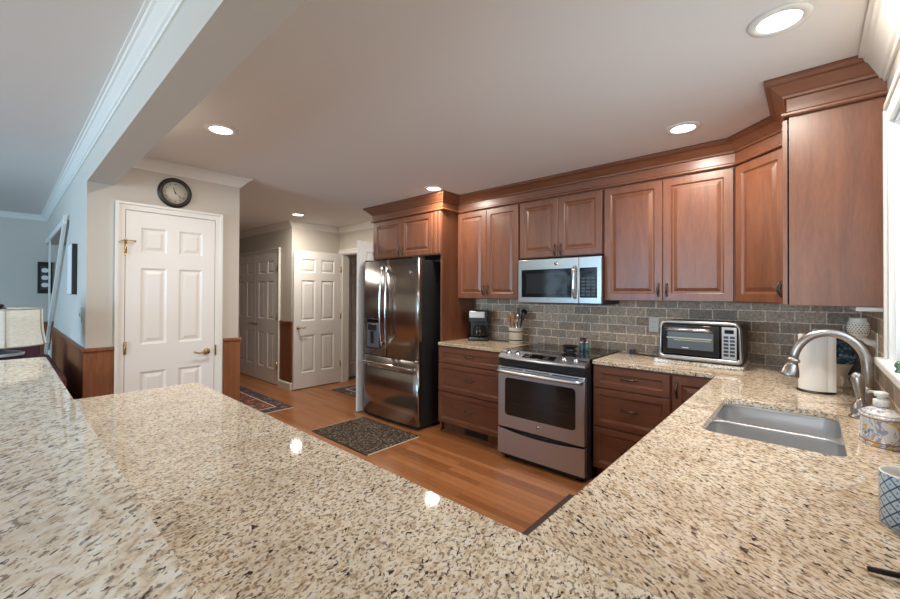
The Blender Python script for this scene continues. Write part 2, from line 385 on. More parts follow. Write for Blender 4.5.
def casing(mb, x0, x1, zt, y, w=.058, t=.030):
    pr = [(0, 0), (0, -t), (w*.3, -t*.9), (w*.4, -t*.55), (w, -t*.4), (w, 0)]
    # flat legs with a stepped face
    for a, b in ((x0-w, x0), (x1, x1+w)):
        out = a if a < x0 else b
        mb.box(a, b, y-t*.6, y, 0, zt+w); 
        mb.box(min(out, out+(.018 if a < x0 else -.018)), max(out, out+(.018 if a < x0 else -.018)), y-t, y-t*.6, 0, zt+w)
    mb.box(x0, x1, y-t*.6, y, zt, zt+w); mb.box(x0-w+.018, x1+w-.018, y-t, y-t*.6, zt+w-.018, zt+w)
    return mb
# pantry door: local x runs along -y of the world?  the wall faces +X: rz=+90deg maps local x->+Y, local -y->+X
d = thing('door_1', 'closed white six-panel pantry door with brass lever under the clock', 'door', (PX, .63, 0), PI/2, kind='structure')
six_panel(MB(), .625).build('door_slab', door_white, d, (0, .0015, .012))
casing(MB(), -.004, .629, 2.037, 0).build('door_casing', trim_white, d)
lever(d, .565, .90, -.022, -1); hinges(d, .0, -.022, (.98,))
MB().box(.631, .642, -.024, -.016, .86, .95).build('strike_plate', brass, d)
mb = MB().cyl((0, -.03, 1.70), (0, -.03, 1.80), .006, n=10); mb.tube([(-.045, -.035, 1.785), (-.02, -.045, 1.797), (.03, -.045, 1.80), (.055, -.040, 1.797)], .004, 8); mb.ball((.055, -.04, 1.797), .008); mb.box(-.009, .009, -.026, -.018, 1.69, 1.81)
mb.build('hinge', brass, d)['label'] = 'brass hinge with a flip-out door stop'
# closet double doors
d = thing('door_2', 'pair of closed white six-panel closet doors at the end of the hall', 'door', (-7.50, 2.855, 0), 0, kind='structure')
for k in (0, 1):
    sl = six_panel(MB(), .775).build('door_slab', door_white, d, (k*.785, .0015, .012)); lever(sl, .72 if k == 0 else .055, .89, -.018, -1 if k == 0 else 1)
casing(MB(), -.005, 1.565, 2.037, 0).build('door_casing', trim_white, d); hinges(d, 1.562, -.02, (.30, 1.05, 1.78))
# double doorway of the range wall, both leaves open towards the viewer
d = thing('door_3', 'open white six-panel door standing against the hall wall', 'door', (-5.475, 3.64, 0), -PI/2, kind='structure')
sl = six_panel(MB(), .785).build('door_slab', door_white, d, (0, 0, .012)); 
M = Matrix.Identity(4)
mb = MB(); x = .72
mb.lathe([(.026, 0), (.026, .004), (.020, .010), (.011, .014), (.010, .040), (.013, .046), (.010, .052)], (x, -.018, .90), 18, (0, -1, 0))
mb.tube([(x, -.06, .90), (x-.03, -.062, .904), (x-.065, -.062, .896), (x-.105, -.06, .91)], [.009, .008, .007, .007], 10); mb.build('door_handle', brass, d)
hinges(d, 0.0, -.02, (.30, 1.05, 1.78))
# note: the visible face of this leaf is the one turned to +X (local -y with rz=-90 is -X), so mirror it
d.rotation_euler = (0, 0, -PI/2); d.scale = (1, -1, 1)
d = thing('door_4', 'open white door leaf seen edge-on beside the refrigerator', 'door', (-3.93, 3.64, 0), -PI/2, kind='structure')
six_panel(MB(), .785).build('door_slab', door_white, d, (0, 0, .012))
mb = casing(MB(), D0, D1, 2.035, RY, .06)
mb.box(D0-.002, D0+.014, RY, RY+.12, 0, 2.035); mb.box(D1-.014, D1+.002, RY, RY+.12, 0, 2.035); mb.box(D0, D1, RY, RY+.12, 2.02, 2.035)
struct('trim_9', mb, trim_white, 'white casing around the open double doorway', 'door casing')
d = thing('door_5', 'white six-panel door in the room beyond the double doorway', 'door', (-5.66, 3.86, 0), PI/2, kind='structure')
six_panel(MB(), .76).build('door_slab', door_white, d, (0, .0015, .012)); casing(MB(), -.004, .764, 2.037, 0).build('door_casing', trim_white, d)

# kitchen window
wn = thing('window_1', 'white kitchen window with stool and casing beside the sink', 'window', (WX, WY0, 0), 0, kind='structure')
L_ = WY1-WY0
mb = MB(); cw = .085
for a, b in ((-cw, 0), (L_, L_+cw)): mb.box(-.016, 0, a, b, WZ0-.01, WZ1+cw); mb.box(-.024, -.016, (a if a < 0 else b-.02), (a+.02 if a < 0 else b), WZ0-.01, WZ1+cw)
mb.box(-.016, 0, 0, L_, WZ1, WZ1+cw); mb.box(-.024, -.016, -cw, L_+cw, WZ1+cw-.02, WZ1+cw)
mb.build('window_casing', trim_white, wn)
MB().box(-.05, .10, -cw-.02, L_+cw+.02, WZ0-.028, WZ0, .006).box(-.014, -.0095, -cw, L_+cw, WZ0-.075, WZ0-.028).build('window_stool', trim_white, wn)
mb = MB(); 
mb.box(.0, .12, 0, .012, WZ0, WZ1); mb.box(0, .12, L_-.012, L_, WZ0, WZ1); mb.box(0, .12, .012, L_-.012, WZ1-.012, WZ1)
for a, b in ((.012, .06), (L_/2-.03, L_/2+.03), (L_-.06, L_-.012)): mb.box(.07, .105, a, b, WZ0, WZ1-.012)
for a, b in ((WZ0, WZ0+.055), (1.61, 1.65), (WZ1-.06, WZ1-.012)): mb.box(.075, .10, .06, L_/2-.03, a, b); mb.box(.075, .10, L_/2+.03, L_-.06, a, b)
mb.build('window_sash', trim_white, wn)
MB().box(.086, .089, .06, L_-.06, WZ0+.05, WZ1-.05).build('window_pane', clear, wn)
# living room window, added blue-light window and patio door behind the viewpoint
for nm, lab, x0, x1, z0, z1, n in (('window_2', 'living room window farther from the patio door, behind the viewpoint', -5.8, -4.1, .30, 2.20, 2), ('window_3', 'unseen window added to let in blue light, next to the patio door, behind the viewpoint', -3.9, -2.3, .30, 2.20, 2), ('door_6', 'glazed patio door behind the viewpoint', -1.8, -.2, .0, 2.15, 2)):
    wn = thing(nm, lab, 'window' if 'win' in nm else 'door', (x0, -4.45, z0), 0, kind='structure')
    mb = MB(); w = x1-x0; h = z1-z0
    mb.box(-.06, w+.06, 0, .02, h, h+.07); mb.box(-.07, 0, 0, .02, 0, h); mb.box(w, w+.07, 0, .02, 0, h)
    for k in range(n+1): mb.box(max(0, k*w/n-.035), min(w, k*w/n+.035), -.10, -.04, 0, h)
    for k in range(n):
        for zz in (.035, h-.035, h*.5): mb.box(k*w/n+.035, (k+1)*w/n-.035, -.09, -.05, zz-.03, zz+.03)
    mb.build('window_frame', trim_white, wn); MB().box(.03, w-.03, -.072, -.068, .03, h-.03).build('window_pane', clear, wn)

# sloping white board and opening trim on the living room wall
mb = MB(); mb.box(-7.11, -7.05, .389, .405, 0, 2.12); mb.box(-7.69, -4.95, .389, .405, 2.06, 2.12)
struct('trim_10', mb, trim_white, 'white casing of the opening in the living room wall', 'door casing')
mb = MB(); mb.prism([(-4.93, 2.10), (-4.95, 2.02), (-7.15, .60), (-7.15, .69)], .362, .386, 'y')
struct('trim_11', mb, trim_white, 'white sloping board across the living room wall opening', 'board')

# ------------------------------------------------------------------ recessed lights
for i, (x, y, lab) in enumerate(CANS):
    t = thing('recessed_light', 'lit white recessed ' + lab, 'ceiling light', (x, y, CZ), 0, 'recessed ceiling lights')
    MB().lathe([(.066, .0), (.068, -.008), (.095, -.006), (.098, 0)], n=36).build('trim_ring', trim_white, t)
    MB().lathe([(.067, -.001), (.066, -.005), (.001, -.0055)], n=36).build('diffuser', light_glow, t)
    l = bpy.data.lights.new('recessed_lamp', 'AREA'); l.shape = 'DISK'; l.size = .125; l.energy = CAN_POWER*[.9, 1, 1, .8, 1.5][i]; l.color = WARM
    o = bpy.data.objects.new('recessed_lamp', l); C.objects.link(o); o.parent = t; o.location = (0, 0, -.009)

# ------------------------------------------------------------------ cabinets
RAISED = [(0, 0), (0, -.017), (.003, -.020), (.052, -.020), (.057, -.016), (.062, -.0105), (.070, -.0105), (.094, -.018), (.097, -.018)]
FLATD = [(0, 0), (0, -.017), (.003, -.020), (.042, -.020), (.046, -.015), (.052, -.0145), (.056, -.010)]
def cab_front(x0, x1, z0, z1, style='raised'):
    mb = MB(); mb.nested(x0, x1, z0, z1, RAISED if style == 'raised' else FLATD)
    mb.f([mb.v(p) for p in ((x0, 0, z0), (x0, 0, z1), (x1, 0, z1), (x1, 0, z0))], False)
    return mb
def pull(parent, x, z, vertical, L=.096, y=-.020):
    mb = MB(); pts = []; rs = []
    for i in range(13):
        t = i/12; a = (t-.5)*L; out = .026*math.sin(PI*t)**.6 if 0 < t < 1 else 0
        pts.append((x, y-out-.001, z+a) if vertical else (x+a, y-out-.001, z)); rs.append(.0042+.0032*math.sin(PI*t))
    mb.tube(pts, rs, 8)
    for e in (-1, 1):
        c = (x, y, z+e*L/2) if vertical else (x+e*L/2, y, z)
        mb.lathe([(.009, 0), (.009, .003), (.005, .006)], c, 12, (0, -1, 0))
    return mb.build('handle', pewter, parent)
def cab_body(t, w, h, dep, toe=False, extra=None):
    mb = MB()
    if toe: mb.box(0, w, 0, dep, .105, h); mb.box(0, w, .075, dep, 0, .105)
    else: mb.box(0, w, 0, dep, 0, h, .001)
    if extra: extra(mb)
    return mb.build('cabinet_body', cherry, t)
def add_front(t, name, x0, x1, z0, z1, style, pl=None):
    o = cab_front(x0, x1, z0, z1, style).build(name, cherry if style == 'raised' else cherry_h, t)
    if pl: pull(o, *pl)
    return o
UB, UT = 1.357, 2.272       # upper cabinets
UY = 3.34                   # their face; doors stand 2 cm proud
def wall_cab(name, label, x0, x1, z0, two=True, g='wall cabinets above the range counter'):
    t = thing(name, label, 'cabinet', (x0, UY, z0), 0, g); w = x1-x0-.002; h = UT-z0
    cab_body(t, w, h, RY-UY)
    m = w/2
    add_front(t, 'cabinet_door', .006, m-.0015, .004, h-.012, 'raised', (m-.028, .085 if h > .7 else .062, True, .085))
    add_front(t, 'cabinet_door', m+.0015, w-.006, .004, h-.012, 'raised', (m+.028, .085 if h > .7 else .062, True, .085))
    return t
wall_cab('wall_cabinet', 'cherry wall cabinet with two raised-panel doors above the coffee maker', -2.784, -2.022, UB)
wall_cab('wall_cabinet', 'short cherry wall cabinet with two doors directly above the microwave', -2.018, -1.237, 1.737)
wall_cab('wall_cabinet', 'wide cherry wall cabinet with two tall doors right of the microwave', -1.233, -.367, UB)
# corner cabinet, face at 45 degrees
c0 = Vector((-.365, UY)); c1 = Vector((-.075, 3.05)); w = (c1-c0).length
t = thing('corner_wall_cabinet', 'diagonal cherry corner wall cabinet with a single door', 'cabinet', (c0.x, c0.y, UB), -PI/4, 'wall cabinets above the range counter')
inv = Matrix.Rotation(PI/4, 2)
poly = [inv @ (Vector(p)-c0) for p in ((-.365, UY), (-.075, 3.05), (WX-.002, 3.05), (WX-.002, RY-.001), (-.365, RY-.001))]
MB().prism([tuple(p) for p in poly], 0, UT-UB).build('cabinet_body', cherry, t)
add_front(t, 'cabinet_door', .018, w-.018, .004, UT-UB-.012, 'raised', (w-.045, .085, True, .085))
# narrow cabinet on the window wall, its finished side turned to the viewer
t = thing('wall_cabinet', 'cherry wall cabinet beside the window, its plain side panel facing out', 'cabinet', (-.075, 3.05, UB), -PI/2, 'wall cabinets above the range counter')
w = 3.05-2.596
cab_body(t, w, UT-UB, WX-.002+.075, extra=lambda m: m.box(w, w+.003, .0, .028, 0, UT-UB))
add_front(t, 'cabinet_door', .02, w-.001, .004, UT-UB-.012, 'raised', (.045, .085, True, .085)).location.y = -.006
# cabinet over the refrigerator with its side panels
FX0, FX1, FY = -3.93, -2.786, 3.085
t = thing('refrigerator_cabinet', 'deep cherry cabinet surround over and beside the refrigerator', 'cabinet', (FX0, FY, 0), 0)
fw = FX1-FX0
MB().box(0, fw, 0, RY-FY-.03, 1.815, UT, .001).build('cabinet_body', cherry, t)
MB().box(fw-.024, fw, 0, RY-FY-.03, 0, 1.814, .001).build('side_panel', cherry, t)
MB().box(0, .022, .02, RY-FY-.03, 0, 1.814, .001).build('side_panel', cherry, t)
mb = MB().box(fw-.122, fw-.002, -.012, 0, 1.815, UT)
for k in range(2): mb.box(fw-.108+k*.052, fw-.072+k*.052, -.021, -.012, 1.83, UT-.008, .007)
mb.build('fluted_pilaster', cherry, t)
dx0, dx1 = .045, fw-.128; dm = (dx0+dx1)/2; 
add_front(t, 'cabinet_door', dx0, dm-.0015, 1.823, UT-.012, 'raised', (dm-.028, 1.895, True, .085))
add_front(t, 'cabinet_door', dm+.0015, dx1, 1.823, UT-.012, 'raised', (dm+.028, 1.895, True, .085))
# crown on top of all of them
cp = [(FX0, RY-.01), (FX0, FY), (FX1, FY), (FX1, UY), (-.365, UY), (-.075, 3.05), (-.075, 2.596), (WX-.001, 2.596)]
prof = [(-.02, UT), (.020, UT), (.027, UT+.006), (.027, UT+.014), (.018, UT+.022), (.008, UT+.026), (.008, UT+.085), (.020, UT+.089), (.024, UT+.100), (.030, UT+.104), (.066, UT+.142), (.078, UT+.147), (.090, UT+.158), (.090, CZ-.001), (-.02, CZ-.001)]
tag(MB().sweep(cp, prof).build('cabinet_crown', cherry_h), 'stepped cherry crown and frieze running along the tops of the wall cabinets', 'crown moulding')
mb = MB().box(.15, .235, 2.62, 3.0, UB-.022, UB-.002, .004)
tag(mb.build('under_cabinet_light', white_plastic), 'slim white light fixture under the cabinet beside the window', 'light')

BH = .883
BY = 3.045
def drawers(t, w, zs):
    for z0, z1 in zs: add_front(t, 'drawer', .006, w-.006, z0, z1, 'drawer', (w/2, (z0+z1)/2+.01, False, .096))
DZ = [(.715, .868), (.428, .706), (.118, .419)]
t = thing('base_cabinet', 'cherry three-drawer base cabinet left of the range under the coffee maker', 'cabinet', (-2.784, BY, 0), 0, 'cherry base cabinets'); w = .795
cab_body(t, w, BH, RY-BY-.03, True); drawers(t, w, DZ)
v = thing('floor_vent', 'small dark metal vent grille in the toe kick left of the range', 'vent', (-2.50, BY+.075, .018), 0)
mb = MB().box(0, .27, -.006, 0, 0, .075); mb.build('vent_frame', mat('vent_metal', (.06, .045, .035), .45, .7), v)
mb = MB()
for k in range(9): mb.box(.012+(k//9)*.1, .128, -.009, -.006, .008+k*.007, .011+k*.007); mb.box(.142, .258, -.009, -.006, .008+k*.007, .011+k*.007)
mb.build('vent_slats', black_plastic, v)
t = thing('base_cabinet', 'cherry three-drawer base cabinet right of the range', 'cabinet', (-1.203, BY, 0), 0, 'cherry base cabinets'); w = .522
cab_body(t, w, BH, RY-BY-.03, True); drawers(t, w, DZ)
t = thing('base_cabinet', 'cherry corner base cabinet with one door, half hidden by the sink counter', 'cabinet', (-.679, BY, 0), 0, 'cherry base cabinets'); w = .28
mb = MB().box(0, WX+.679-.003, 0, RY-BY-.03, .105, BH).box(0, WX+.679-.003, .075, RY-BY-.03, 0, .105); mb.build('cabinet_body', cherry, t)
add_front(t, 'cabinet_door', .006, w-.004, .118, .868, 'raised', (.035, .78, True, .096))
# sink run and peninsula bases
SXF = -.40
t = thing('sink_base_cabinet', 'cherry base cabinets under the sink counter, facing the range aisle', 'cabinet', (SXF, BY-.002, 0), -PI/2); w = BY-.002-.68
mb = MB(); mb.box(0, .60, 0, WX-SXF-.003, .105, BH); mb.box(1.36, w, 0, WX-SXF-.003, .105, BH); mb.box(.60, 1.36, 0, .02, .105, BH); mb.box(.60, 1.36, 0, WX-SXF-.003, .105, .125); mb.box(.60, 1.36, .60, WX-SXF-.003, .125, BH); mb.box(0, w, .075, WX-SXF-.003, 0, .105)
mb.build('cabinet_body', cherry, t)
n = 5
for k in range(n):
    a = .03+(w-.06)*k/n; b = .03+(w-.06)*(k+1)/n
    add_front(t, 'drawer', a+.003, b-.003, .715, .868, 'drawer', ((a+b)/2, .79, False)); add_front(t, 'cabinet_door', a+.003, b-.003, .118, .706, 'raised', (b-.04, .60, True))
PXE = -2.43
t = thing('peninsula_cabinet', 'cherry peninsula base cabinets under the long granite counter', 'cabinet', (-.41, .70, 0), PI); w = -.41-PXE
mb = MB().box(0, w, 0, .56, .105, BH); mb.box(0, w, .075, .56, 0, .105); mb.box(-.65, -.001, .06, .56, 0, BH)
mb.build('cabinet_body', cherry, t)
n = 4
for k in range(n):
    a = .02+(w-.04)*k/n; b = .02+(w-.04)*(k+1)/n
    add_front(t, 'drawer', a+.003, b-.003, .715, .868, 'drawer', ((a+b)/2, .79, False)); add_front(t, 'cabinet_door', a+.003, b-.003, .118, .706, 'raised', (b-.04, .60, True))

struct('wall_bar', MB().box(-2.80, WX-.001, .015, .136, 0, 1.038), wall_paint, 'low wall carrying the raised bar top', 'wall')

# ------------------------------------------------------------------ granite
def rounded(poly, rads, n=6):
    out = []; N = len(poly)
    for i, p in enumerate(poly):
        r = rads[i]; p = Vector(p)
        if r <= 0: out.append(tuple(p)); continue
        a = (Vector(poly[i-1])-p).normalized(); b = (Vector(poly[(i+1) % N])-p).normalized()
        ang = a.angle(b); d = r/math.tan(ang/2); c = p+(a+b).normalized()*(r/math.sin(ang/2))
        s = p+a*d-c; e = p+b*d-c
        for k in range(n+1):
            q = s.slerp(e, k/n) if False else None
            t0 = math.atan2(s.y, s.x); t1 = math.atan2(e.y, e.x); dt = (t1-t0+PI) % (2*PI)-PI
            q = Vector((math.cos(t0+dt*k/n), math.sin(t0+dt*k/n)))*r; out.append((c.x+q.x, c.y+q.y))
    return out
def slab(name, poly, z0, z1, m, holes=(), ease=.004):
    """countertop slab with eased edge and optional holes (triangulated)"""
    bm = bmesh.new()
    from mathutils.geometry import delaunay_2d_cdt
    pts = [Vector(p) for p in poly]; edges = [(i, (i+1) % len(poly)) for i in range(len(poly))]
    for h in holes:
        o = len(pts); pts += [Vector(p) for p in h]; edges += [(o+i, o+(i+1) % len(h)) for i in range(len(h))]
    vs, es, fs, _, _, _ = delaunay_2d_cdt(pts, edges, [], 0, 1e-6)
    def inside(q, P):
        c = False
        for i in range(len(P)):
            a, b = P[i], P[i-1]
            if (a[1] > q.y) != (b[1] > q.y) and q.x < (b[0]-a[0])*(q.y-a[1])/(b[1]-a[1])+a[0]: c = not c
        return c
    T = [bm.verts.new((v.x, v.y, z1)) for v in vs]; B = [bm.verts.new((v.x, v.y, z0)) for v in vs]
    for f in fs:
        q = sum((vs[i] for i in f), Vector((0, 0)))/len(f)
        if inside(q, poly) and not any(inside(q, h) for h in holes):
            bm.faces.new([T[i] for i in f]); bm.faces.new([B[i] for i in f][::-1])
    for e in [e for e in bm.edges if len(e.link_faces) == 1 and abs(e.verts[0].co.z-z1) < 1e-5 and abs(e.verts[1].co.z-z1) < 1e-5] or []:
        a, b = e.verts; ia, ib = T.index(a), T.index(b); bm.faces.new([T[ia], T[ib], B[ib], B[ia]])
    bmesh.ops.recalc_face_normals(bm, faces=bm.faces)
    o = MB(); o.bm.free(); o.bm = bm; ob = o.build(name, m)
    bv = ob.modifiers.new('eased_edge', 'BEVEL'); bv.width = ease; bv.segments = 3; bv.limit_method = 'ANGLE'; bv.angle_limit = math.radians(55)
    return ob
CT0, CT1 = .884, .914
SX0, SX1, SY0, SY1 = -.298, .082, 1.74, 2.38
hole = rounded([(SX0, SY0), (SX1, SY0), (SX1, SY1), (SX0, SY1)], [.05, .035, .05, .06], 8)
CX = -.424; CY = 3.02
tag(slab('countertop', [(CX, .7305), (WX-.010, .7305), (WX-.010, RY-.010), (-1.203, RY-.010), (-1.203, CY), (CX, CY)], CT0, CT1, gr_sink, [hole]),
    'speckled tan granite countertop around the sink, turning the corner to the range', 'countertop', 'granite countertops')
tag(slab('countertop', rounded([(-2.462, .1375), (WX-.010, .1375), (WX-.010, .7295), (-2.462, .7295)], [0, 0, 0, .05]), CT0, CT1, gr_pen),
    'long cream and brown granite peninsula countertop in the foreground', 'countertop', 'granite countertops')
tag(slab('countertop', [(-2.784, CY), (-1.992, CY), (-1.992, RY-.010), (-2.784, RY-.010)], CT0, CT1, gr_left),
    'short granite countertop left of the range, holding the coffee maker', 'countertop', 'granite countertops')
tag(slab('bar_top', rounded([(-2.893, -.36), (WX-.002, -.36), (WX-.002, .152), (-2.893, .152)], [.02, 0, 0, .02]), 1.039, 1.070, gr_bar, ease=.009),
    'raised pale granite bar top at the left edge, one step above the peninsula', 'countertop')

# ------------------------------------------------------------------ sink
sk = thing('sink', 'double-bowl stainless steel undermount sink in the granite counter', 'sink', (SX0, SY0, CT0), 0)
mb = MB(); sw = SX1-SX0; sl = SY1-SY0
def bowl(mb, x0, x1, y0, y1, ztop, zb, r=.06, drain=None):
    R_ = [rounded([(x0+i, y0+i), (x1-i, y0+i), (x1-i, y1-i), (x0+i, y1-i)], [max(r-i*.3, .02)]*4, 6) for i in (0, .004, .012, .035)]
    zs = [ztop, zb+.03, zb+.008, zb]
    rings = [[mb.v((p[0], p[1], z)) for p in P] for P, z in zip(R_, zs)]
    for a, b in zip(rings, rings[1:]):
        n = len(a)
        for i in range(n): mb.f([a[i], a[(i+1) % n], b[(i+1) % n], b[i]], True)
    c = mb.f(rings[-1], False)
    return rings[0]
mb = MB(); bowl(mb, -.006, sw+.006, -.006, sl*.475, -.012, -.20); 
mb.build('bowl', sink_steel, sk)
mb = MB(); bowl(mb, -.006, sw+.006, sl*.475+.022, sl+.006, -.012, -.20); mb.build('bowl', sink_steel, sk)
# flange and divider between the bowls
outer = rounded([(-.03, -.03), (sw+.03, -.03), (sw+.03, sl+.03), (-.03, sl+.03)], [.07]*4, 6)
h1 = rounded([(-.006, -.006), (sw+.006, -.006), (sw+.006, sl*.475), (-.006, sl*.475)], [.06]*4, 6)
h2 = rounded([(-.006, sl*.475+.022), (sw+.006, sl*.475+.022), (sw+.006, sl+.006), (-.006, sl+.006)], [.06]*4, 6)
fl = slab('sink_rim', outer, -.0125, -.0015, sink_steel, [h1, h2], ease=.003); fl.parent = sk
for yy in (sl*.237, sl*.75):
    MB().lathe([(.045, -.199), (.042, -.1975), (.03, -.1985), (.001, -.1985)], (sw/2, yy, 0), 24).build('drain', chrome, sk)

# faucet on the wall side, arching over the far bowl
FXB, FYB = .176, 2.47
fc = thing('faucet', 'brushed nickel gooseneck pull-down faucet arching over the sink', 'faucet', (FXB, FYB, CT1), 0)
MB().lathe([(.033, 0), (.033, .006), (.026, .012), (.022, .03), (.0205, .07), (.024, .085), (.022, .10), (.0165, .115)], n=28).build('faucet_base', nickel, fc)
pts = [(0, 0, .10)]; R = .118; top = .190
dirx, diry = -.985, -.17
for i in range(1, 4): pts.append((0, 0, .10+.02*i+ (top-.16)*i/3))
for i in range(1, 23):
    a = PI*i/22*.965; pts.append((dirx*R*(1-math.cos(a)), diry*R*(1-math.cos(a)), top+.0+R*1.18*math.sin(a)))
MB().tube(pts, [.019]*6+[.018]*8+[.0165]*(len(pts)-14), 16).build('spout', nickel, fc)
e = Vector(pts[-1]); dn = (Vector(pts[-1])-Vector(pts[-3])).normalized()
MB().lathe([(.017, -.004), (.024, .002), (.024, .011), (.019, .015), (.022, .026), (.030, .046), (.035, .068), (.036, .076), (.032, .083), (.001, .082)], e, 26, dn).build('spray_head', nickel, fc)
hx, hy = -.028, -.115
hb = MB().lathe([(.036, 0), (.036, .005), (.028, .010), (.031, .026), (.030, .040), (.020, .058), (.013, .070), (.012, .078)], (hx, hy, 0), 26).build('handle_base', nickel, fc)
MB().tube([(hx, hy, .074), (hx-.003, hy, .10), (hx-.006, hy, .13), (hx-.009, hy, .158), (hx-.012, hy, .172), (hx-.014, hy, .180)], [.012, .015, .018, .020, .016, .007], 14).build('lever', nickel, hb)

# ------------------------------------------------------------------ refrigerator
FR0, FR1, FRY = -3.86, -2.925, 2.895
t = thing('refrigerator', 'stainless french-door refrigerator with water dispenser and bottom freezer', 'refrigerator', (FR0, FRY, 0), 0); w = FR1-FR0
MB().box(.012, w-.004, .0, .70, .03, 1.755, .004).build('refrigerator_body', dark_case, t)
def bowed(x0, x1, z0, z1, y_edge=-.012, bow=.028, th=.055, n=14, rnd=.012):
    mb = MB(); W_ = w
    def fy(x): u = (x-W_/2)/(W_/2); return y_edge-bow*(1-u*u)
    xs = [x0, x0+.004, x0+rnd]+[x0+rnd+(x1-x0-2*rnd)*k/n for k in range(1, n)]+[x1-rnd, x1-.004, x1]
    dy = [rnd, rnd*.35, 0]+[0]*(n-1)+[0, rnd*.35, rnd]
    poly = [(x, fy(x)+d) for x, d in zip(xs, dy)]
    back = [(x1, y_edge+th-.012), (x0, y_edge+th-.012)]
    bot = [mb.v((x, y, z0)) for x, y in poly]; topv = [mb.v((x, y, z1)) for x, y in poly]
    bb = [mb.v((x, y, z0)) for x, y in back]; bt = [mb.v((x, y, z1)) for x, y in back]
    for i in range(len(bot)-1): mb.f([bot[i], bot[i+1], topv[i+1], topv[i]], True)
    mb.f([bot[-1], bb[0], bt[0], topv[-1]], False); mb.f([bb[1], bot[0], topv[0], bt[1]], False); mb.f([bb[0], bb[1], bt[1], bt[0]], False)
    mb.f((bot+bb)[::-1], False); mb.f(topv+bt, False)
    bmesh.ops.recalc_face_normals(mb.bm, faces=mb.bm.faces)
    return mb
fm = w/2-.005
def fy(x): u = (x-w/2)/(w/2); return -.012-.028*(1-u*u)
ld = bowed(0, fm-.003, .715, 1.772).build('refrigerator_door', steel_v, t); rd = bowed(fm+.003, w, .715, 1.772).build('refrigerator_door', steel_v, t)
fz = bowed(0, w, .045, .705).build('freezer_drawer', steel_v, t)
for dd, sx in ((ld, -1), (rd, 1)):
    x = fm+sx*.038; y = fy(x)
    mb = MB(); pts = []
    for k in range(15):
        u = k/14; pts.append((x+sx*.010*math.sin(PI*u), y-.038-.022*math.sin(PI*u), .835+.87*u))
    mb.tube(pts, .0125, 12); mb.box(x-.012, x+.012, y-.045, y+.006, .835, .875, .004); mb.box(x-.012, x+.012, y-.045, y+.006, 1.665, 1.705, .004)
    mb.build('handle', chrome, dd)
mb = MB(); pts = []
for k in range(19):
    u = k/18; x = .045+(w-.09)*u; pts.append((x, fy(x)-.040-.014*math.sin(PI*u), .625+.012*math.sin(PI*u)))
mb.tube(pts, .0135, 12)
for x in (.055, w-.055): mb.box(x-.014, x+.014, fy(x)-.045, fy(x)+.006, .612, .642, .004)
mb.build('handle', chrome, fz)
# dispenser
dx0, dx1 = .095, .355; yy = fy(.22)-.004
MB().box(dx0, dx1, yy-.004, yy+.03, .78, 1.12, .003).build('dispenser_panel', mat('dispenser_frame', (.10, .095, .09), .3, .8), ld)
MB().box(dx0+.025, dx1-.025, yy-.007, yy+.02, .80, 1.07, .003).build('dispenser_recess', mat('dispenser_recess', (.23, .24, .26), .35, .6), ld)
MB().box(dx0+.06, dx1-.06, yy-.022, yy-.004, .99, 1.06, .004).box(dx0+.10, dx1-.10, yy-.016, yy-.004, .84, .98, .004).build('dispenser_paddle', black_plastic, ld)
MB().box(dx0+.03, dx1-.03, yy-.0055, yy-.003, 1.08, 1.112).build('dispenser_display', black_gloss, ld)
bx = w-.115; by = fy(bx)-.002
bd = MB().lathe([(.018, 0), (.018, .003), (.015, .004), (.001, .004)], (bx, by+.001, 1.628), 24, (0, -1, 0)).build('brand_badge', chrome, rd)
text_mesh('badge_letters', 'GE', .017, dark_case, bd, Matrix.Translation((bx, by-.0042, 1.628)) @ Matrix.Rotation(PI/2, 4, 'X'))
MB().box(.02, .10, .0, .10, 1.756, 1.79, .004).build('hinge_cover', black_plastic, t); MB().box(w-.11, w-.02, .0, .10, 1.756, 1.79, .004).build('hinge_cover', black_plastic, t)
MB().box(.02, w-.02, .01, .04, .008, .042).cyl((.06, .06, 0), (.06, .06, .03), .018).cyl((w-.06, .06, 0), (w-.06, .06, .03), .018).build('toe_grille', black_plastic, t)
MB().box(w-.05, w+.0, -.02, .03, .694, .716, .004).build('hinge', chrome, t)

# ------------------------------------------------------------------ range
RX0, RX1 = -1.975, -1.215
t = thing('range', 'slide-in stainless electric range with black glass cooktop', 'range', (RX0, 2.955, 0), 0); w = RX1-RX0
MB().box(.002, w-.002, .0, .69, .025, .905).box(.03, w-.03, .02, .6, 0, .025).build('range_body', dark_case, t)
MB().box(-.012, w+.008, .045, .70, .914, .921, .003).build('cooktop', black_gloss, t)
ringm = mat('burner_ring', (.045, .045, .048), .3)
for cx, cy, r in ((.19, .20, .10), (.57, .20, .085), (.20, .50, .08), (.56, .50, .105)):
    mb = MB(); mb.torus((cx, cy, .9212), r, .0009, k=4, n=40); mb.torus((cx, cy, .9212), r*.6, .0007, k=4, n=40); mb.build('burner_ring', ringm, t)
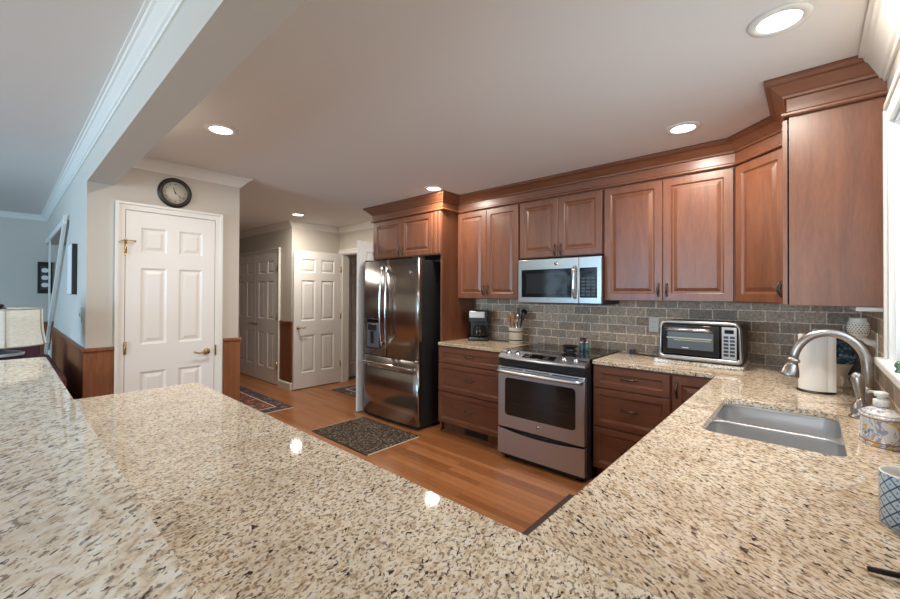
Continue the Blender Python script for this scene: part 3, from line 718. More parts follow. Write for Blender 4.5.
# control panel: bowed in plan, sloping towards the front
mb = MB(); N_ = 16; prv = None; rows = []
for k in range(N_+1):
    u = k/N_; x = .0+w*u; b = .045*(1-(2*u-1)**2)**.8 if 0 < u < 1 else 0
    rows.append([mb.v((x, .050, .922)), mb.v((x, -.035-b, .878)), mb.v((x, -.040-b, .868)), mb.v((x, -.034-b, .860)), mb.v((x, .050, .858))])
mb.loft(rows, True, False)
cpn = mb.build('control_panel', steel_r, t)
sl_ = math.atan2(.044, .115)
def on_panel(x, s):    # s 0 back .. 1 front
    u = x/w; b = .045*(1-(2*u-1)**2)**.8; y = .050+(-.085-b)*s; z = .922-.044*s; nrm = Vector((0, -.044, .085+b)).normalized(); return Vector((x, y, z)), nrm
for x in (.085, .175, w-.175, w-.085):
    p, nrm = on_panel(x, .5)
    kb = MB().lathe([(.024, 0), (.024, .004), (.019, .006), (.0175, .022), (.015, .025), (.001, .025)], p, 22, nrm).build('knob', chrome, cpn)
    q = nrm.cross(Vector((1, 0, 0)))
    MB().tube([p+nrm*.026-q*.014, p+nrm*.026+q*.014], .003, 6).build('knob_grip', black_plastic, kb)
mb = MB(); a0, n0 = on_panel(.235, .28); a1, _ = on_panel(.515, .28); b0, _ = on_panel(.235, .80); b1, _ = on_panel(.515, .80)
vs = [mb.v(p+n0*.0012) for p in (a0, a1, b1, b0)]; vs2 = [mb.v(p-n0*.003) for p in (a0, a1, b1, b0)]
mb.f(vs, False); [mb.f([vs[i], vs[(i+1) % 4], vs2[(i+1) % 4], vs2[i]], False) for i in range(4)]; bmesh.ops.recalc_face_normals(mb.bm, faces=mb.bm.faces)
dsp = mb.build('display', black_gloss, cpn)
btn = mat('display_marks', (.35, .35, .35), .4)
for i in range(7):
    for j in range(2):
        p, nn = on_panel(.255+i*.014+(.115 if i > 3 else 0), .42+j*.22); MB().lathe([(.004, 0), (.004, .0014), (.0005, .0015)], p+nn*.0014, 8, nn).build('button', btn, dsp)
MB().box(.0, w, -.030, .0, .798, .858, .004).build('vent_band', black_plastic, t)
od = MB().box(.0, w, -.042, .0, .280, .792, .006).build('oven_door', steel_r, t)
MB().prism(rounded([(.07, .385), (w-.07, .385), (w-.07, .70), (.07, .70)], [.03]*4, 5), -.0432, -.0405, 'y').build('oven_window', oven_glass, od)
mb = MB()
for zz in (.49, .55): mb.box(.13, w-.13, -.0436, -.0431, zz, zz+.003)
mb.build('oven_rack', mat('rack_behind_glass', (.05, .05, .05), .3, .5), od)
mb = MB(); pts = []
for k in range(17):
    u = k/16; pts.append((.02+(w-.04)*u, -.075-.022*math.sin(PI*u), .752))
mb.tube(pts, .0155, 12); 
for x in (.03, w-.03): mb.box(x-.016, x+.016, -.085, -.04, .738, .766, .005)
mb.build('handle', steel, od)
mb = MB(); [mb.box(.03+k*.236, .24+k*.236, -.0435, -.041, .775, .783) for k in range(3)]; mb.build('door_vents', black_plastic, od)
bd = MB().lathe([(.016, 0), (.016, .002), (.001, .002)], (w*.5, -.042, .338), 22, (0, -1, 0)).build('brand_badge', chrome, od)
text_mesh('badge_letters', 'GE', .015, dark_case, bd, Matrix.Translation((w*.5, -.0445, .338)) @ Matrix.Rotation(PI/2, 4, 'X'))
mb = MB(); N_ = 12; A = []
for k in range(N_+1):
    u = k/N_; z = .268-.028*math.sin(PI*u); A.append((w*u, z))
mb.prism(A[::-1]+[(0, .055), (w, .055)], -.042, 0, 'y'); mb.build('storage_drawer', steel_r, t)
MB().box(.02, w-.02, -.012, .0, .03, .055).cyl((.05, .03, 0), (.05, .03, .03), .015).cyl((w-.05, .03, 0), (w-.05, .03, .03), .015).build('foot_rail', black_plastic, t)
MB().box(.003, w-.003, -.020, .0, .2685, .2795).build('shadow_gap', black_plastic, t)

# ------------------------------------------------------------------ microwave
t = thing('microwave', 'stainless over-the-range microwave with dark glass door', 'microwave', (-1.980, 3.24, 1.326), 0); w, h = .763, .394
MB().box(.004, w-.004, .03, RY-3.24-.001, 0, h-.003, .003).build('microwave_body', dark_case, t)
md = MB().box(0, .575, 0, .03, .004, h-.004, .004).build('microwave_door', steel_m, t)
MB().box(.038, .515, -.0015, .004, .052, .300, .001).build('door_window', black_gloss, md)
MB().box(.085, .475, -.0022, -.0014, .085, .265).build('window_mesh', grey_glass, md)
MB().tube([(.545, .0, .05), (.545, -.030, .062), (.545, -.036, .10), (.545, -.038, .18), (.545, -.036, .26), (.545, -.030, .298), (.545, .0, .31)], .011, 12).build('handle', chrome, md)
mp = MB().box(.577, w, 0, .03, .004, h-.004, .004).build('panel_frame', steel_m, t)
MB().box(.585, w-.035, -.0015, .004, .052, .300, .001).build('control_panel', black_gloss, mp)
mb = MB()
for i in range(3):
    for j in range(6): mb.box(.600+i*.042, .628+i*.042, -.0022, -.0014, .07+j*.027, .083+j*.027)
mb.build('keypad', mat('keypad_print', (.05, .055, .06), .4), mp)
bd = MB().lathe([(.017, 0), (.017, .003), (.001, .003)], (.375, .0005, .347), 22, (0, -1, 0)).build('brand_badge', chrome, md)
text_mesh('badge_letters', 'GE', .016, dark_case, bd, Matrix.Translation((.375, -.0032, .347)) @ Matrix.Rotation(PI/2, 4, 'X'))
MB().box(.02, w-.02, .05, .35, -.006, .0).build('bottom_grille', black_plastic, t)

# ------------------------------------------------------------------ wall clock
t = thing('wall_clock', 'round wall clock with dark bronze rim and Roman numerals above the pantry door', 'clock', (PX, .952, 2.222), PI/2)
MB().lathe([(.118, -.0), (.122, .010), (.118, .026), (.104, .034), (.094, .030), (.089, .018), (.089, .0)], (0, 0, 0), 48, (0, -1, 0)).build('rim', bronze, t)
MB().lathe([(.0895, .0), (.0895, .016), (.001, .016)], (0, 0, 0), 40, (0, -1, 0)).build('dial', clock_face, t)
for i, s_ in enumerate(['XII', 'I', 'II', 'III', 'IIII', 'V', 'VI', 'VII', 'VIII', 'IX', 'X', 'XI']):
    a = 2*PI*i/12
    text_mesh('numeral', s_, .019, ink, t, Matrix.Translation((.070*math.sin(a), -.0165, .070*math.cos(a))) @ Matrix.Rotation(PI/2, 4, 'X') @ Matrix.Rotation(-a, 4, 'Z'))
def hand(name, ang, L, wd):
    M = Matrix.Rotation(ang, 4, 'Y')
    mb = MB(M); mb.prism([(-wd, -.015), (wd, -.015), (wd*.8, L*.55), (wd*1.9, L*.72), (0, L), (-wd*1.9, L*.72), (-wd*.8, L*.55)], -.0185, -.0170, 'y'); mb.lathe([(.005, 0), (.005, .004), (.0005, .004)], (0, -.0165, 0), 12, (0, -1, 0)); mb.build(name, ink, t)
hand('hour_hand', math.radians(-18), .045, .0022); hand('minute_hand', math.radians(128), .062, .0016)

# ------------------------------------------------------------------ things on the left counter
t = thing('coffee_maker', 'small black drip coffee maker with silver control panel on the left counter', 'coffee maker', (-2.60, 3.47, CT1), math.radians(30))
MB().box(-.10, .10, -.115, .10, 0, .035, .012).box(-.095, .095, .035, .10, .035, .235, .008).box(-.10, .10, -.09, .10, .195, .318, .012).build('coffee_maker_body', black_plastic, t)
MB().box(-.092, .070, -.097, -.088, .240, .308, .004).build('control_panel', mat('satin_silver', (.5, .5, .49), .35, .8), t)
MB().lathe([(.052, .036), (.058, .055), (.060, .10), (.050, .135), (.040, .148), (.044, .156), (.001, .158)], (0, -.03, 0), 24).build('carafe', mat('dark_carafe_glass', (.02, .018, .017), .05), t)
MB().tube([(0, -.075, .145), (0, -.115, .14), (0, -.122, .10), (0, -.09, .065)], .007, 8).build('carafe_handle', black_plastic, t)
t = MB().tube([(-2.50, 3.50, .919), (-2.42, 3.52, .918), (-2.36, 3.57, .918), (-2.30, 3.58, .918), (-2.22, 3.62, .918)], .003, 6).build('power_cord', black_plastic)
tag(t, 'thin black cord trailing from the coffee maker along the counter', 'cord')

t = thing('utensil_crock', 'cream stoneware crock with two dark stripes left of the cooktop', 'crock', (-2.155, 3.485, CT1), 0)
MB().lathe([(.062, 0), (.068, .004), (.068, .145), (.071, .150), (.071, .160), (.064, .160), (.061, .02), (.001, .018)], n=36).build('crock_body', cream, t)
for z in (.036, .120): MB().lathe([(.0682, z-.005), (.0692, z-.004), (.0692, z+.004), (.0682, z+.005)], n=36, cap=False).build('stripe', ink, t)
uw = mat('spoon_wood', (.33, .18, .08), .6); ud = mat('dark_spoon_wood', (.12, .05, .025), .6)
def utensil(name, label, dx, dy, tx, ty, L, m, kind):
    p0 = Vector((-2.155+dx, 3.485+dy, CT1+.022)); d = Vector((tx, ty, 1)).normalized(); t = thing(name, label, 'utensil', p0, 0, 'kitchen utensils standing in the crock')
    MB().tube([d*0, d*(L*.4), d*(L*.7)], [.005, .006, .0065], 8).build('utensil_handle', m, t)
    c = d*(L*.86); mb = MB()
    if kind == 'spoon': mb.ball(c, 1, 14, sx=.026, sy=.010, sz=.045) if False else mb.lathe([(max(.0005, math.sin(PI*i/8)), -L*.16*math.cos(PI*i/8)) for i in range(9)], c, 14, d, sx=.020, sy=.009)
    elif kind == 'spatula':
        mb.M = Matrix.Translation(d*(L*.68)) @ Vector((0, 0, 1)).rotation_difference(d).to_matrix().to_4x4(); mb.box(-.020, .020, -.003, .003, 0, L*.32, .002)
    elif kind == 'ladle':
        mb.tube([d*(L*.6), d*(L*.9), d*L+Vector((.012, -.01, .0))], .005, 8); mb.lathe([(.03*math.sin(PI/2*i/5)+.0005, -.022*math.cos(PI/2*i/5)) for i in range(6)], d*L+Vector((.02, -.02, -.012)), 14, (.6, -.5, .4))
    mb.build('utensil_head', m, t)
for nm, lab, az, tl, L_, m_, kd in (
    ('wooden_spoon', 'dark wooden spoon tilting farthest left in the crock', 180, .25, .27, ud, 'spoon'),
    ('wooden_spoon', 'light wooden spoon leaning to the front left in the utensil crock', 226, .22, .29, uw, 'spoon'),
    ('wooden_spatula', 'flat tan wooden spatula at the front of the crock', 268, .16, .28, uw, 'spatula'),
    ('metal_spoon', 'shiny metal spoon leaning to the front right of the crock', 312, .22, .28, chrome, 'spoon'),
    ('serving_spoon', 'black serving spoon tilting farthest right in the crock', 0, .25, .30, black_plastic, 'spoon'),
    ('ladle', 'black ladle leaning to the back right of the crock', 48, .20, .31, black_plastic, 'ladle'),
    ('slotted_turner', 'grey metal turner rising at the back of the crock', 92, .12, .335, mat('grey_utensil', (.10, .11, .12), .35, .6), 'spatula'),
    ('wooden_spoon', 'light wooden spoon leaning to the back left of the crock', 136, .22, .30, uw, 'spoon')):
    ca, sa = math.cos(math.radians(az)), math.sin(math.radians(az))
    utensil(nm, lab, ca*.018, sa*.018, ca*tl, sa*tl, L_, m_, kd)

# ------------------------------------------------------------------ on the cooktop
CK = .9215
t = thing('black_bowl', 'black fluted spoon rest bowl on the back of the cooktop', 'bowl', (-1.520, 3.33, CK), 0)
MB().lathe([(.057, 0), (.059, .003), (.040, .014), (.040, .020), (.064, .036), (.072, .043), (.068, .044), (.040, .026), (.001, .022)], n=28).build('bowl_body', black_plastic, t)
sh_m = mat('blue_glass_shaker', (.07, .13, .17), .15); cap_m = mat('shaker_cap', (.55, .56, .55), .25, .7)
for k, (x, y, lab) in enumerate(((-1.447, 3.40, 'left blue-grey glass shaker with silver cap on the cooktop'), (-1.403, 3.405, 'right blue-green glass shaker with silver cap on the cooktop'))):
    t = thing('shaker', lab, 'shaker', (x, y, CK), 0, 'salt and pepper shakers')
    MB().lathe([(.017, 0), (.019, .004), (.019, .055), (.015, .062), (.001, .062)], n=20).build('shaker_body', sh_m if k == 0 else mat('green_glass_shaker', (.06, .14, .13), .15), t)
    MB().lathe([(.0165, .062), (.0165, .075), (.010, .082), (.001, .083)], n=20).build('shaker_cap', cap_m, t)
t = thing('pepper_mill', 'small reddish-brown wooden mill behind the shakers', 'pepper mill', (-1.475, 3.50, CK), 0)
MB().lathe([(.024, 0), (.024, .01), (.014, .03), (.013, .045), (.022, .055), (.028, .065), (.028, .094), (.022, .100), (.001, .102)], n=22).build('mill_body', mat('red_brown_wood', (.10, .04, .025), .5), t)

# ------------------------------------------------------------------ toaster oven
tb = MB().box(-.845, -.312, 3.255, 3.615, CT1+.0005, CT1+.026, .003).build('granite_board', gr_slab)
tag(tb, 'thin pale granite offcut slab lying under the toaster oven', 'board')
t = thing('toaster_oven', 'black and silver digital toaster oven on the granite slab', 'toaster oven', (-.812, 3.268, CT1+.0265), math.radians(-1)); w, h, dp = .495, .282, .30
sil = mat('toaster_silver', (.42, .42, .41), .28, .9)
MB().box(.012, w-.008, .02, dp, .014, h-.004, .022, 3).build('toaster_body', mat('dark_brown_case', (.030, .024, .021), .35, .3), t)
fo = rounded([(0, .010), (w, .010), (w-.012, h), (.012, h)], [.03, .03, .045, .045], 6)
fi = rounded([(.018, .035), (w-.020, .035), (w-.026, h-.018), (.024, h-.018)], [.02, .02, .03, .03], 6)
mb = MB(); A = [mb.v((u, -.006, v)) for u, v in fo]; B = [mb.v((u*.985+.003, -.016, v)) for u, v in fo]; Cc = [mb.v((u, -.016, v)) for u, v in fi]; D = [mb.v((u, .0, v)) for u, v in fi]; E_ = [mb.v((u, .03, v)) for u, v in fo]
for a, b in ((E_, A), (A, B), (B, Cc), (Cc, D)):
    n = len(a); [mb.f([a[i], a[(i+1) % n], b[(i+1) % n], b[i]], True) for i in range(n)]
bmesh.ops.recalc_face_normals(mb.bm, faces=mb.bm.faces); mb.build('front_bezel', sil, t)
MB().prism(fi, -.004, .01, 'y').build('front_plate', black_gloss, t)
td = MB().box(.030, .366, -.014, -.004, .048, h-.030, .004).build('glass_door', grey_glass, t)
MB().box(.060, .335, -.0152, -.0138, .085, .205, .0).build('window_interior', mat('toaster_interior', (.10, .115, .12), .25), td)
MB().tube([(.045, -.030, .222), (.10, -.038, .224), (.19, -.042, .225), (.28, -.038, .224), (.335, -.030, .222)], .011, 10).box(.05, .065, -.03, -.012, .216, .230).box(.318, .333, -.03, -.012, .216, .230).build('handle', chrome, td)
mb = MB(); mb.box(.055, .325, -.0165, -.0145, .158, .166); mb.box(.10, .32, -.0165, -.0145, .146, .150); mb.build('rack', mat('brassy_rack', (.42, .34, .20), .3, .8), td)
MB().box(.15, .19, -.0165, -.015, .094, .099).build('brand_plate', white_plastic, td)
tp = MB().box(.380, .462, -.014, -.004, .040, h-.030, .003).build('control_panel', mat('panel_grey', (.33, .33, .33), .35, .5), t)
MB().box(.396, .446, -.0152, -.0138, .210, .236).build('display', black_gloss, tp)
mb = MB()
for i in range(2):
    for j in range(6): mb.box(.391+i*.034, .418+i*.034, -.0155, -.0138, .060+j*.0235, .076+j*.0235, .002)
mb.build('buttons', black_plastic, tp)
MB().cyl((.05, .04, 0), (.05, .04, .016), .012).cyl((w-.05, .04, 0), (w-.05, .04, .016), .012).cyl((.05, .25, 0), (.05, .25, .016), .012).cyl((w-.05, .25, 0), (w-.05, .25, .016), .012).build('feet', black_plastic, t)
t = MB().tube([(-.82, 3.50, .925), (-.90, 3.53, .9185), (-.98, 3.54, .9185), (-1.05, 3.56, .9185), (-1.09, 3.60, .922)], .0035, 6).box(-1.115, -1.075, 3.585, 3.615, .9145, .945, .004).build('power_cord', black_plastic)
tag(t, 'black cord and plug lying on the counter left of the toaster oven', 'cord')
def plate(name, label, loc, rz, slots, m=almond):
    t = thing(name, label, 'outlet' if slots else 'switch', loc, rz)
    MB().box(-.037, .037, -.006, 0, -.06, .06, .003).build('cover_plate', m, t)
    if slots:
        for z in (-.022, .022):
            r = MB().prism(rounded([(-.016, z-.013), (.016, z-.013), (.016, z+.013), (-.016, z+.013)], [.008]*4, 4), -.0075, -.0055, 'y').build('receptacle', m, t)
            MB().box(-.008, -.006, -.0079, -.0074, z-.004, z+.005).box(.006, .008, -.0079, -.0074, z-.004, z+.005).build('slot', ink, r)
    else: MB().box(-.006, .006, -.014, -.006, -.012, .012, .002).build('toggle', m, t)
plate('wall_outlet', 'almond outlet plate on the tile left of the toaster oven', (-.945, RY-.0095, 1.16), 0, True)
plate('light_switch', 'pale switch plate on the blue-lit living room wall', (-4.055, .4045, 1.235), 0, False, wall_paint)

# ------------------------------------------------------------------ right end of the counter
t = thing('paper_towel_holder', 'paper towel holder with dark base and white top knob', 'paper towel holder', (.020, 2.84, CT1), 0)
MB().lathe([(.074, 0), (.076, .004), (.070, .010), (.001, .010)], n=36).build('holder_base', black_plastic, t)
MB().cyl((0, 0, .010), (0, 0, .298), .006).build('rod', nickel, t)
MB().lathe([(.007, .294), (.013, .300), (.015, .309), (.010, .318), (.001, .320)], n=18).build('knob', white_plastic, t)
t = thing('paper_towel_roll', 'full white paper towel roll with a loose hanging sheet', 'paper towel', (.020, 2.84, CT1+.0105), 0)
mb = MB().lathe([(.019, 0), (.066, 0), (.068, .003), (.068, .276), (.066, .279), (.019, .279)], n=40, cap=False); mb.build('roll', paper, t)
mb = MB()
sp = [(.0685*math.cos(a), .0685*math.sin(a)) for a in [math.radians(k) for k in range(-160, -49, 10)]]+[(.060, -.050), (.072, -.042)]
so = [(x*1.0, y) for x, y in sp]; out_ = [(p[0]*1.015, p[1]*1.015) for p in sp]
mb.prism(so+out_[::-1], .002, .278); mb.build('loose_sheet', paper, t)

blue = mat('blue_glaze', (.02, .055, .10), .15); blue_c = ramp(blue, noise(blue, coords(blue), 38, 3, .6), [(.42, (.012, .035, .065)), (.55, (.04, .13, .22)), (.68, (.35, .40, .40))]); setc(blue, blue_c)
t = thing('blue_jar', 'blue-glazed ceramic jar on a scrolled cream foot behind the paper towels', 'jar', (.118, 3.10, CT1), 0)
MB().lathe([(.046, 0), (.052, .010), (.034, .040), (.030, .07), (.042, .105), (.052, .125)], n=28).build('jar_foot', cream, t)
MB().lathe([(.046, .125), (.060, .14), (.064, .165), (.060, .195), (.046, .218), (.040, .230), (.044, .240), (.036, .240), (.001, .235)], n=28).build('jar_body', blue, t)
for a in range(3):
    an = 2*PI*a/3-1.4; MB().torus((.040*math.cos(an), .040*math.sin(an), .034), .020, .007, (math.sin(an), -math.cos(an), 0), 18, 8).build('scroll', cream, t)
t = thing('black_radio', 'black box-shaped appliance in the dark counter corner under the wall cabinet', 'appliance', (.170, 3.40, CT1), 0)
MB().box(-.085, .055, -.06, .08, .004, .25, .015, 3).build('appliance_body', black_plastic, t)
MB().box(-.07, .045, -.063, -.059, .022, .028).build('trim_strip', steel, t)

# perforated warmer plugged in on the window wall
t = thing('wall_plug_warmer', 'white perforated ceramic wax warmer on a plug-in arm beside the window', 'wax warmer', (WX-.0095, 2.84, 1.165), -PI/2)
MB().box(-.036, .036, -.006, 0, -.06, .065, .003).build('cover_plate', white_plastic, t)
MB().tube([(0, -.006, .012), (0, -.03, .016), (0, -.05, .034), (0, -.064, .036)], [.018, .015, .012, .010], 12).lathe([(.03, .033), (.032, .038), (.030, .042), (.001, .042)], (0, -.064, 0), 22).build('plug_arm', white_plastic, t)
wm = MB().lathe([(.026, .042), (.032, .048), (.0415, .070), (.0425, .088), (.038, .108), (.031, .122), (.034, .130), (.031, .132), (.028, .124), (.001, .120)], (0, -.064, 0), 36).build('pierced_bowl', white_plastic, t)
mb = MB()
for j in range(6):
    for i in range(22):
        a = 2*PI*(i+.5*(j % 2))/22; z = .060+j*.0095; r = .0427-.00018*((z-.082)*1000)**2*.045-.0002
        c = Vector((r*math.cos(a), -.064+r*math.sin(a), z)); d = Vector((math.cos(a), math.sin(a), 0))
        mb.lathe([(.0026, -.002), (.0026, .0006), (.0003, .0007)], c, 6, d)
mb.build('pierced_holes', mat('hole_dark', (.09, .085, .08), .8), wm)

# soap dispenser: oval painted ceramic
maj = mat('painted_majolica', (.72, .70, .66), .2)
def majolica():
    m = maj; N, L, b = nt(m); v = coords(m)
    n1 = noise(m, v, 34, 2, .5, 1.2); n2 = noise(m, coords(m, loc=(3, 1, 2)), 24, 2, .5, 1.5); n3 = noise(m, coords(m, loc=(7, 4, 1)), 30, 2, .5)
    c = (.72, .70, .66)
    c = mix(m, ramp(m, n1, [(.50, (0, 0, 0)), (.53, (.8, .8, .8)), (.60, (.8, .8, .8)), (.63, (0, 0, 0))]), c, (.25, .27, .42))
    c = mix(m, ramp(m, n2, [(.62, (0, 0, 0)), (.65, (1, 1, 1))]), c, (.66, .42, .07))
    c = mix(m, ramp(m, n3, [(.62, (0, 0, 0)), (.66, (1, 1, 1))]), c, (.10, .15, .20)); setc(m, c)
majolica()
rust = mat('rust_glaze_line', (.42, .20, .10), .25)
t = thing('soap_dispenser', 'oval painted ceramic soap dispenser with yellow flowers and white pump', 'soap dispenser', (.172, 1.985, CT1), math.radians(-75))
so = dict(n=44, sx=1.0, sy=.72)
MB().lathe([(.066, 0), (.069, .004), (.068, .012), (.0655, .018), (.0655, .088), (.069, .094), (.066, .100)], **so).build('dispenser_body', maj, t)
MB().lathe([(.066, .100), (.060, .106), (.040, .116), (.020, .122), (.016, .126), (.001, .126)], **so).build('dispenser_shoulder', maj, t)
for z in (.015, .091): MB().lathe([(.0672, z-.0025), (.0688, z-.0015), (.0688, z+.0015), (.0672, z+.0025)], cap=False, **so).build('glaze_line', rust, t)
for x in (-.001, .0): pass
MB().box(-.004, .004, -.0485, -.046, .02, .088).build('painted_stripe', white_plastic, t)
MB().lathe([(.019, .126), (.020, .128), (.020, .146), (.017, .148), (.010, .149), (.010, .156), (.017, .158), (.017, .170), (.012, .173), (.001, .173)], n=26).build('pump', white_plastic, t)
MB().tube([(0, 0, .164), (-.02, -.006, .166), (-.042, -.012, .164), (-.048, -.014, .158)], [.007, .005, .004, .0035], 10).build('pump_nozzle', mat('cream_plastic', (.55, .50, .40), .4), t)

# blue lattice cup
lat = mat('blue_lattice_glaze', (.55, .63, .68), .2)
def lattice():
    m = lat; N, L, b = nt(m); t = N.new('ShaderNodeTexCoord'); s = N.new('ShaderNodeSeparateXYZ'); L.new(t.outputs['Object'], s.inputs[0])
    at = N.new('ShaderNodeMath'); at.operation = 'ARCTAN2'; L.new(s.outputs['Y'], at.inputs[0]); L.new(s.outputs['X'], at.inputs[1])
    def mm(op, a, b_=None, c=None):
        n = N.new('ShaderNodeMath'); n.operation = op
        for i, v in enumerate((a, b_, c)):
            if v is None: continue
            if isinstance(v, (int, float)): n.inputs[i].default_value = v
            else: L.new(v, n.inputs[i])
        return n.outputs[0]
    u = mm('MULTIPLY', at.outputs[0], 12/(2*PI)); w_ = mm('MULTIPLY', s.outputs['Z'], 1/.026)
    def line(x): f = mm('FRACT', x); return mm('ABSOLUTE', mm('SUBTRACT', f, .5))
    a = line(mm('ADD', mm('ADD', u, w_), 40)); c = line(mm('ADD', mm('SUBTRACT', u, w_), 40))
    mn = mm('MINIMUM', a, c); dots = mm('MINIMUM', mm('SUBTRACT', .5, a), mm('SUBTRACT', .5, c))
    g = mm('LESS_THAN', mn, .075)
    mx = mm('MAXIMUM', mm('SUBTRACT', .5, a), mm('SUBTRACT', .5, c)); dd = mm('LESS_THAN', mx, .10)
    col = mix(m, g, (.46, .56, .63), (.035, .085, .20)); col = mix(m, dd, col, (.16, .26, .38)); setc(m, col)
lattice()
t = thing('patterned_cup', 'blue and white lattice-patterned cup at the right edge of the counter', 'cup', (.156, 1.315, CT1), 0)
MB().lathe([(.044, 0), (.0465, .003), (.047, .090), (.047, .1095)], n=40, cap=False).build('cup_wall', lat, t)
MB().lathe([(.047, .1095), (.0455, .112), (.043, .110), (.043, .02), (.001, .016)], n=40, cap=False).build('cup_interior', white_plastic, t)
MB().lathe([(.001, .0), (.044, .0)], n=40, cap=False).build('cup_bottom', white_plastic, t)

# black corkscrew-like opener at the lower right edge
t = thing('bottle_opener', 'dark metal bottle opener lying at the lower right corner of the counter', 'opener', (.073, 1.045, CT1), 0)
blk = mat('dark_iron', (.025, .027, .03), .35, .7)
MB().tube([(0, 0, .008), (.015, .002, .009), (.035, .006, .010), (.055, .012, .010)], [.0045, .005, .0052, .0055], 10).build('opener_shaft', blk, t)
mb = MB().torus((.078, -.012, .008), .030, .006, (0, 0, 1), 28, 8); mb.tube([(.052, .008, .009), (.062, -.004, .008), (.106, -.022, .009)], .0045, 8); mb.build('opener_ring', blk, t)
t = thing('window_sill_figure', 'tiny green glass figure on the window stool', 'figurine', (.215, 2.02, WZ0), 0)
MB().lathe([(.010, 0), (.011, .004), (.006, .012), (.012, .022), (.009, .034), (.001, .038)], n=16).build('figure_body', mat('green_glass', (.10, .18, .10), .1), t)

# garden shrubs outside the living room window (seen only as reflections)
leaf = mat('garden_leaves', (.03, .07, .025), .7); bark = mat('tree_bark', (.05, .035, .025), .9)
for k, (x, y, h) in enumerate(((-5.9, -7.2, 3.0), (-3.6, -7.8, 3.4), (-8.2, -7.6, 3.2))):
    t = thing('garden_tree', ['leafy tree outside the living room window, middle one', 'leafy tree outside the living room window, nearest the patio', 'leafy tree outside the living room window, farthest left'][k], 'tree', (x, y, -.3), 0, 'trees outside the window')
    MB().tube([(0, 0, 0), (.05, 0, h*.5), (0, .05, h*.9)], [.10, .07, .03], 8).build('trunk', bark, t)
    mb = MB(); rr = random.Random(k)
    for i in range(260):
        a = rr.uniform(0, 2*PI); r = rr.uniform(.1, .85); z = rr.uniform(h*.25, h)
        c = Vector((r*math.cos(a), r*math.sin(a), z)); d1 = Vector((rr.uniform(-1, 1), rr.uniform(-1, 1), rr.uniform(-1, 1))).normalized()*.11; d2 = d1.cross(Vector((rr.uniform(-1, 1), rr.uniform(-1, 1), .3))).normalized()*.06
        mb.f([mb.v(c-d1), mb.v(c+d2), mb.v(c+d1), mb.v(c-d2)], False)
    mb.build('foliage', leaf, t)['kind'] = 'stuff'
tag(MB().box(-12, 4, -14, -4.62, -.35, -.30).build('lawn', mat('lawn_green', (.08, .13, .04), .9)), 'green lawn outside the living room windows', 'lawn', kind='structure')

# ------------------------------------------------------------------ mats and rugs
def rug_mat(name, cols, scale):
    m = mat(name, (.1, .08, .07), .95); v = coords(m); N, L, b = nt(m)
    vo = N.new('ShaderNodeTexVoronoi'); vo.inputs['Scale'].default_value = scale; L.new(v, vo.inputs['Vector'])
    s = N.new('ShaderNodeSeparateColor'); L.new(vo.outputs['Color'], s.inputs[0])
    st = [(i/len(cols), c) for i, c in enumerate(cols)]; c = ramp(m, s.outputs[0], st); c_ = m.node_tree.nodes[-1]
    for n in N:
        if n.bl_idname == 'ShaderNodeValToRGB': n.color_ramp.interpolation = 'CONSTANT'
    setc(m, c); bump(m, noise(m, v, 300, 2), .4, .003); return m
rm = rug_mat('dark_floral_rug', [(.022, .015, .010), (.035, .024, .015), (.17, .12, .07), (.022, .015, .010), (.09, .035, .02), (.03, .027, .02), (.19, .15, .09), (.022, .016, .011)], 75)
t = thing('kitchen_rug', 'dark patterned kitchen rug on the floor in front of the refrigerator', 'rug', (-3.735, 2.16, 0), 0, 'rugs on the oak floor')
MB().box(.012, .918, 0, .625, .001, .009, .003).build('rug_pile', rm, t)
MB().box(0, .012, .004, .621, .001, .006).build('rug_fringe', cream, t); MB().box(.918, .930, .004, .621, .001, .006).build('rug_fringe', cream, t)
MB().box(.012, .918, -.010, 0, .001, .008).box(.012, .918, .625, .635, .001, .008).build('rug_border', black_plastic, t)
ru = rug_mat('persian_field', [(.20, .045, .03), (.15, .035, .03), (.05, .045, .07), (.20, .05, .035), (.28, .22, .15), (.18, .04, .03)], 30)
rb = rug_mat('persian_border', [(.035, .035, .055), (.05, .045, .06), (.18, .15, .11), (.03, .03, .05), (.13, .04, .03)], 34)
def persian(label, x, y, w, d, rz=0):
    t = thing('runner_rug', label, 'rug', (x, y, 0), rz, 'rugs on the oak floor')
    MB().box(0, w, 0, d, .001, .008, .002).build('rug_border', rb, t)
    MB().box(.16, w-.16, .16, d-.16, .0085, .0095).build('rug_field', ru, t)
    mb = MB().box(.145, w-.145, .145, .16, .0085, .0095).box(.145, w-.145, d-.16, d-.145, .0085, .0095).box(.145, .16, .16, d-.16, .0085, .0095).box(w-.16, w-.145, .16, d-.16, .0085, .0095); mb.build('rug_guard_stripe', cream, t)
    MB().box(w, w+.018, .004, d-.004, .001, .005).build('rug_fringe', cream, t); MB().box(-.018, 0, .004, d-.004, .001, .005).build('rug_fringe', cream, t)
persian('red and navy patterned runner rug in the hall before the closet doors', -7.30, 1.60, 2.64, .84)
persian('red and navy patterned rug at the open double doorway', -5.11, 3.26, 1.10, .70)
t = MB().box(-1.235, -.60, 1.50, 2.70, .0005, .016, .006).build('floor_mat', mat('brown_mat', (.060, .038, .030), .6))
tag(t, 'plain dark brown floor mat along the sink counter', 'floor mat')

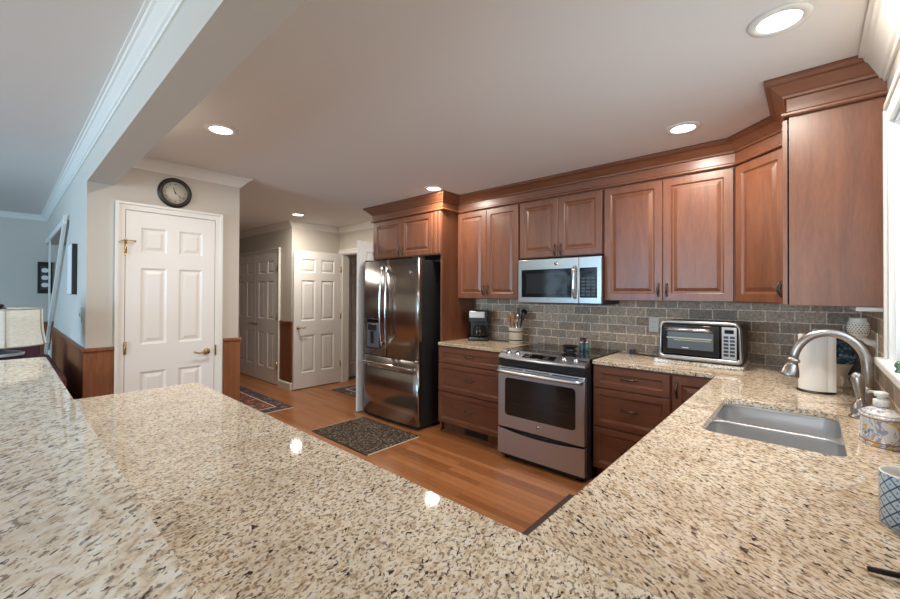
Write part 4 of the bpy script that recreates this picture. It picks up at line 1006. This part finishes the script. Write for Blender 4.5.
# ------------------------------------------------------------------ living room side
LX, LY = -3.75, .02
t = thing('side_table', 'dark wooden pedestal table beyond the bar that carries the lamp', 'table', (LX, -.06, 0), 0)
MB().lathe([(.155, .70), (.16, .715), (.155, .73), (.001, .73)], n=40).build('table_top', burgundy_wood, t)
MB().lathe([(.13, 0), (.12, .03), (.04, .06), (.03, .5), (.06, .70)], n=24).build('pedestal', burgundy_wood, t)
t = thing('table_lamp', 'table lamp with cream ribbed fabric shade and dark blue base', 'lamp', (LX, LY-.03, .7305), 0)
shade = mat('linen_shade', (.60, .62, .58), .8); N, L, b = nt(shade); b.inputs['Emission Color'].default_value = (.85, 1, .92, 1); b.inputs['Emission Strength'].default_value = .12
setc(shade, ramp(shade, noise(shade, coords(shade, scale=(1, 1, 9)), 40, 3), [(.35, (.47, .49, .46)), (.65, (.66, .69, .65))]))
lb = mat('dark_blue_ceramic', (.02, .045, .075), .15)
Z0 = .333; Z1 = .566
pr = [(.212, Z0), (.203, Z0+.05), (.196, Z0+.10), (.193, Z0+.16), (.192, Z1)]
mb = MB().lathe(pr+[(.188, Z1)]+[(r-.005, z) for r, z in pr[::-1]], n=48, cap=False); mb.build('lamp_shade', shade, t)
mb = MB(); mb.torus((0, 0, Z0+.003), .212, .004, n=48); mb.torus((0, 0, Z1), .192, .004, n=48)
for k in range(6):
    a = 2*PI*k/6+.10; mb.tube([((r+.002)*math.cos(a), (r+.002)*math.sin(a), z) for r, z in pr], .0045, 6)
mb.build('shade_ribs', mat('shade_trim', (.40, .38, .33), .7), t)
MB().lathe([(.07, 0), (.075, .01), (.04, .03), (.035, .05), (.075, .12), (.10, .20), (.104, .270), (.108, .278), (.09, .292), (.03, .300), (.015, .315), (.010, .34)], n=36).build('lamp_base', lb, t)
MB().lathe([(.107, .270), (.112, .279), (.107, .288)], n=36, cap=False).build('base_band', mat('pale_glaze', (.5, .55, .6), .2), t)
MB().cyl((0, 0, .34), (0, 0, .575), .005).ball((0, 0, .586), .016, sz=.7).lathe([(.03, .566), (.02, .574), (.001, .576)], (0, 0, 0), 16).build('finial', bronze, t)
def chair(label, x, y, rz, h=.99):
    t = thing('upholstered_chair', label, 'chair', (x, y, 0), rz, 'burgundy chairs beyond the bar')
    mb = MB(); P = rounded([(-.25, .46), (.25, .46), (.25, h), (-.25, h)], [.02, .02, .13, .13], 8); mb.prism(P, .18, .26, 'y', True)
    mb.build('backrest', burgundy, t)
    MB().box(-.26, .26, -.26, .20, .38, .47, .03, 3).build('seat', burgundy, t)
    for sx in (-1, 1):
        for sy in (-.22, .20): MB().box(sx*.22-.02, sx*.22+.02, sy-.02, sy+.02, 0, .38).build('leg', burgundy_wood, t)
    return t
chair('burgundy upholstered chair, its back nearest the lamp', -4.55, -.175, PI/2, 1.0)
chair('burgundy upholstered chair farther back, near the sloping white board', -5.75, .02, PI/2, .95)
t = thing('upholstered_bench', 'long burgundy upholstered bench back running along the wood wainscot', 'bench', (-5.15, .166, 0), 0)
MB().box(0, 1.50, .045, .130, .30, .835, .030, 4).build('backrest', burgundy, t)
MB().box(0, 1.50, -.065, .045, .30, .45, .03, 3).build('seat', burgundy, t)
for x in (.05, 1.45):
    for y in (-.035, .10): MB().box(x-.025, x+.025, y-.025, y+.025, 0, .30).build('leg', burgundy_wood, t)
# pictures
t = thing('wall_picture', 'dark-framed picture with three pale vignettes on the far living room wall', 'picture', (-7.70, .385, 1.60), PI/2)
MB().box(-.072, .072, -.03, 0, -.215, .215, .006).build('picture_frame', black_plastic, t)
MB().box(-.042, .042, -.032, -.029, -.16, .16).build('picture_mat', mat('dark_print', (.05, .05, .055), .4), t)
mb = MB(); [mb.prism(rounded([(-.034, z-.03), (.034, z-.03), (.034, z+.03), (-.034, z+.03)], [.025]*4, 5), -.0335, -.0315, 'y') for z in (-.10, .0, .10)]; mb.build('vignette', white_plastic, t)
t = thing('framed_print', 'deep dark-framed white print on the blue-lit living room wall', 'picture', (-4.46, .4045, 1.59), 0)
MB().box(-.15, .13, -.034, 0, -.205, .205, .004).build('picture_frame', mat('brown_black_frame', (.03, .024, .02), .4), t)
MB().box(-.146, .126, -.037, -.033, -.20, .20).build('print', mat('pale_print', (.75, .76, .76), .35), t)
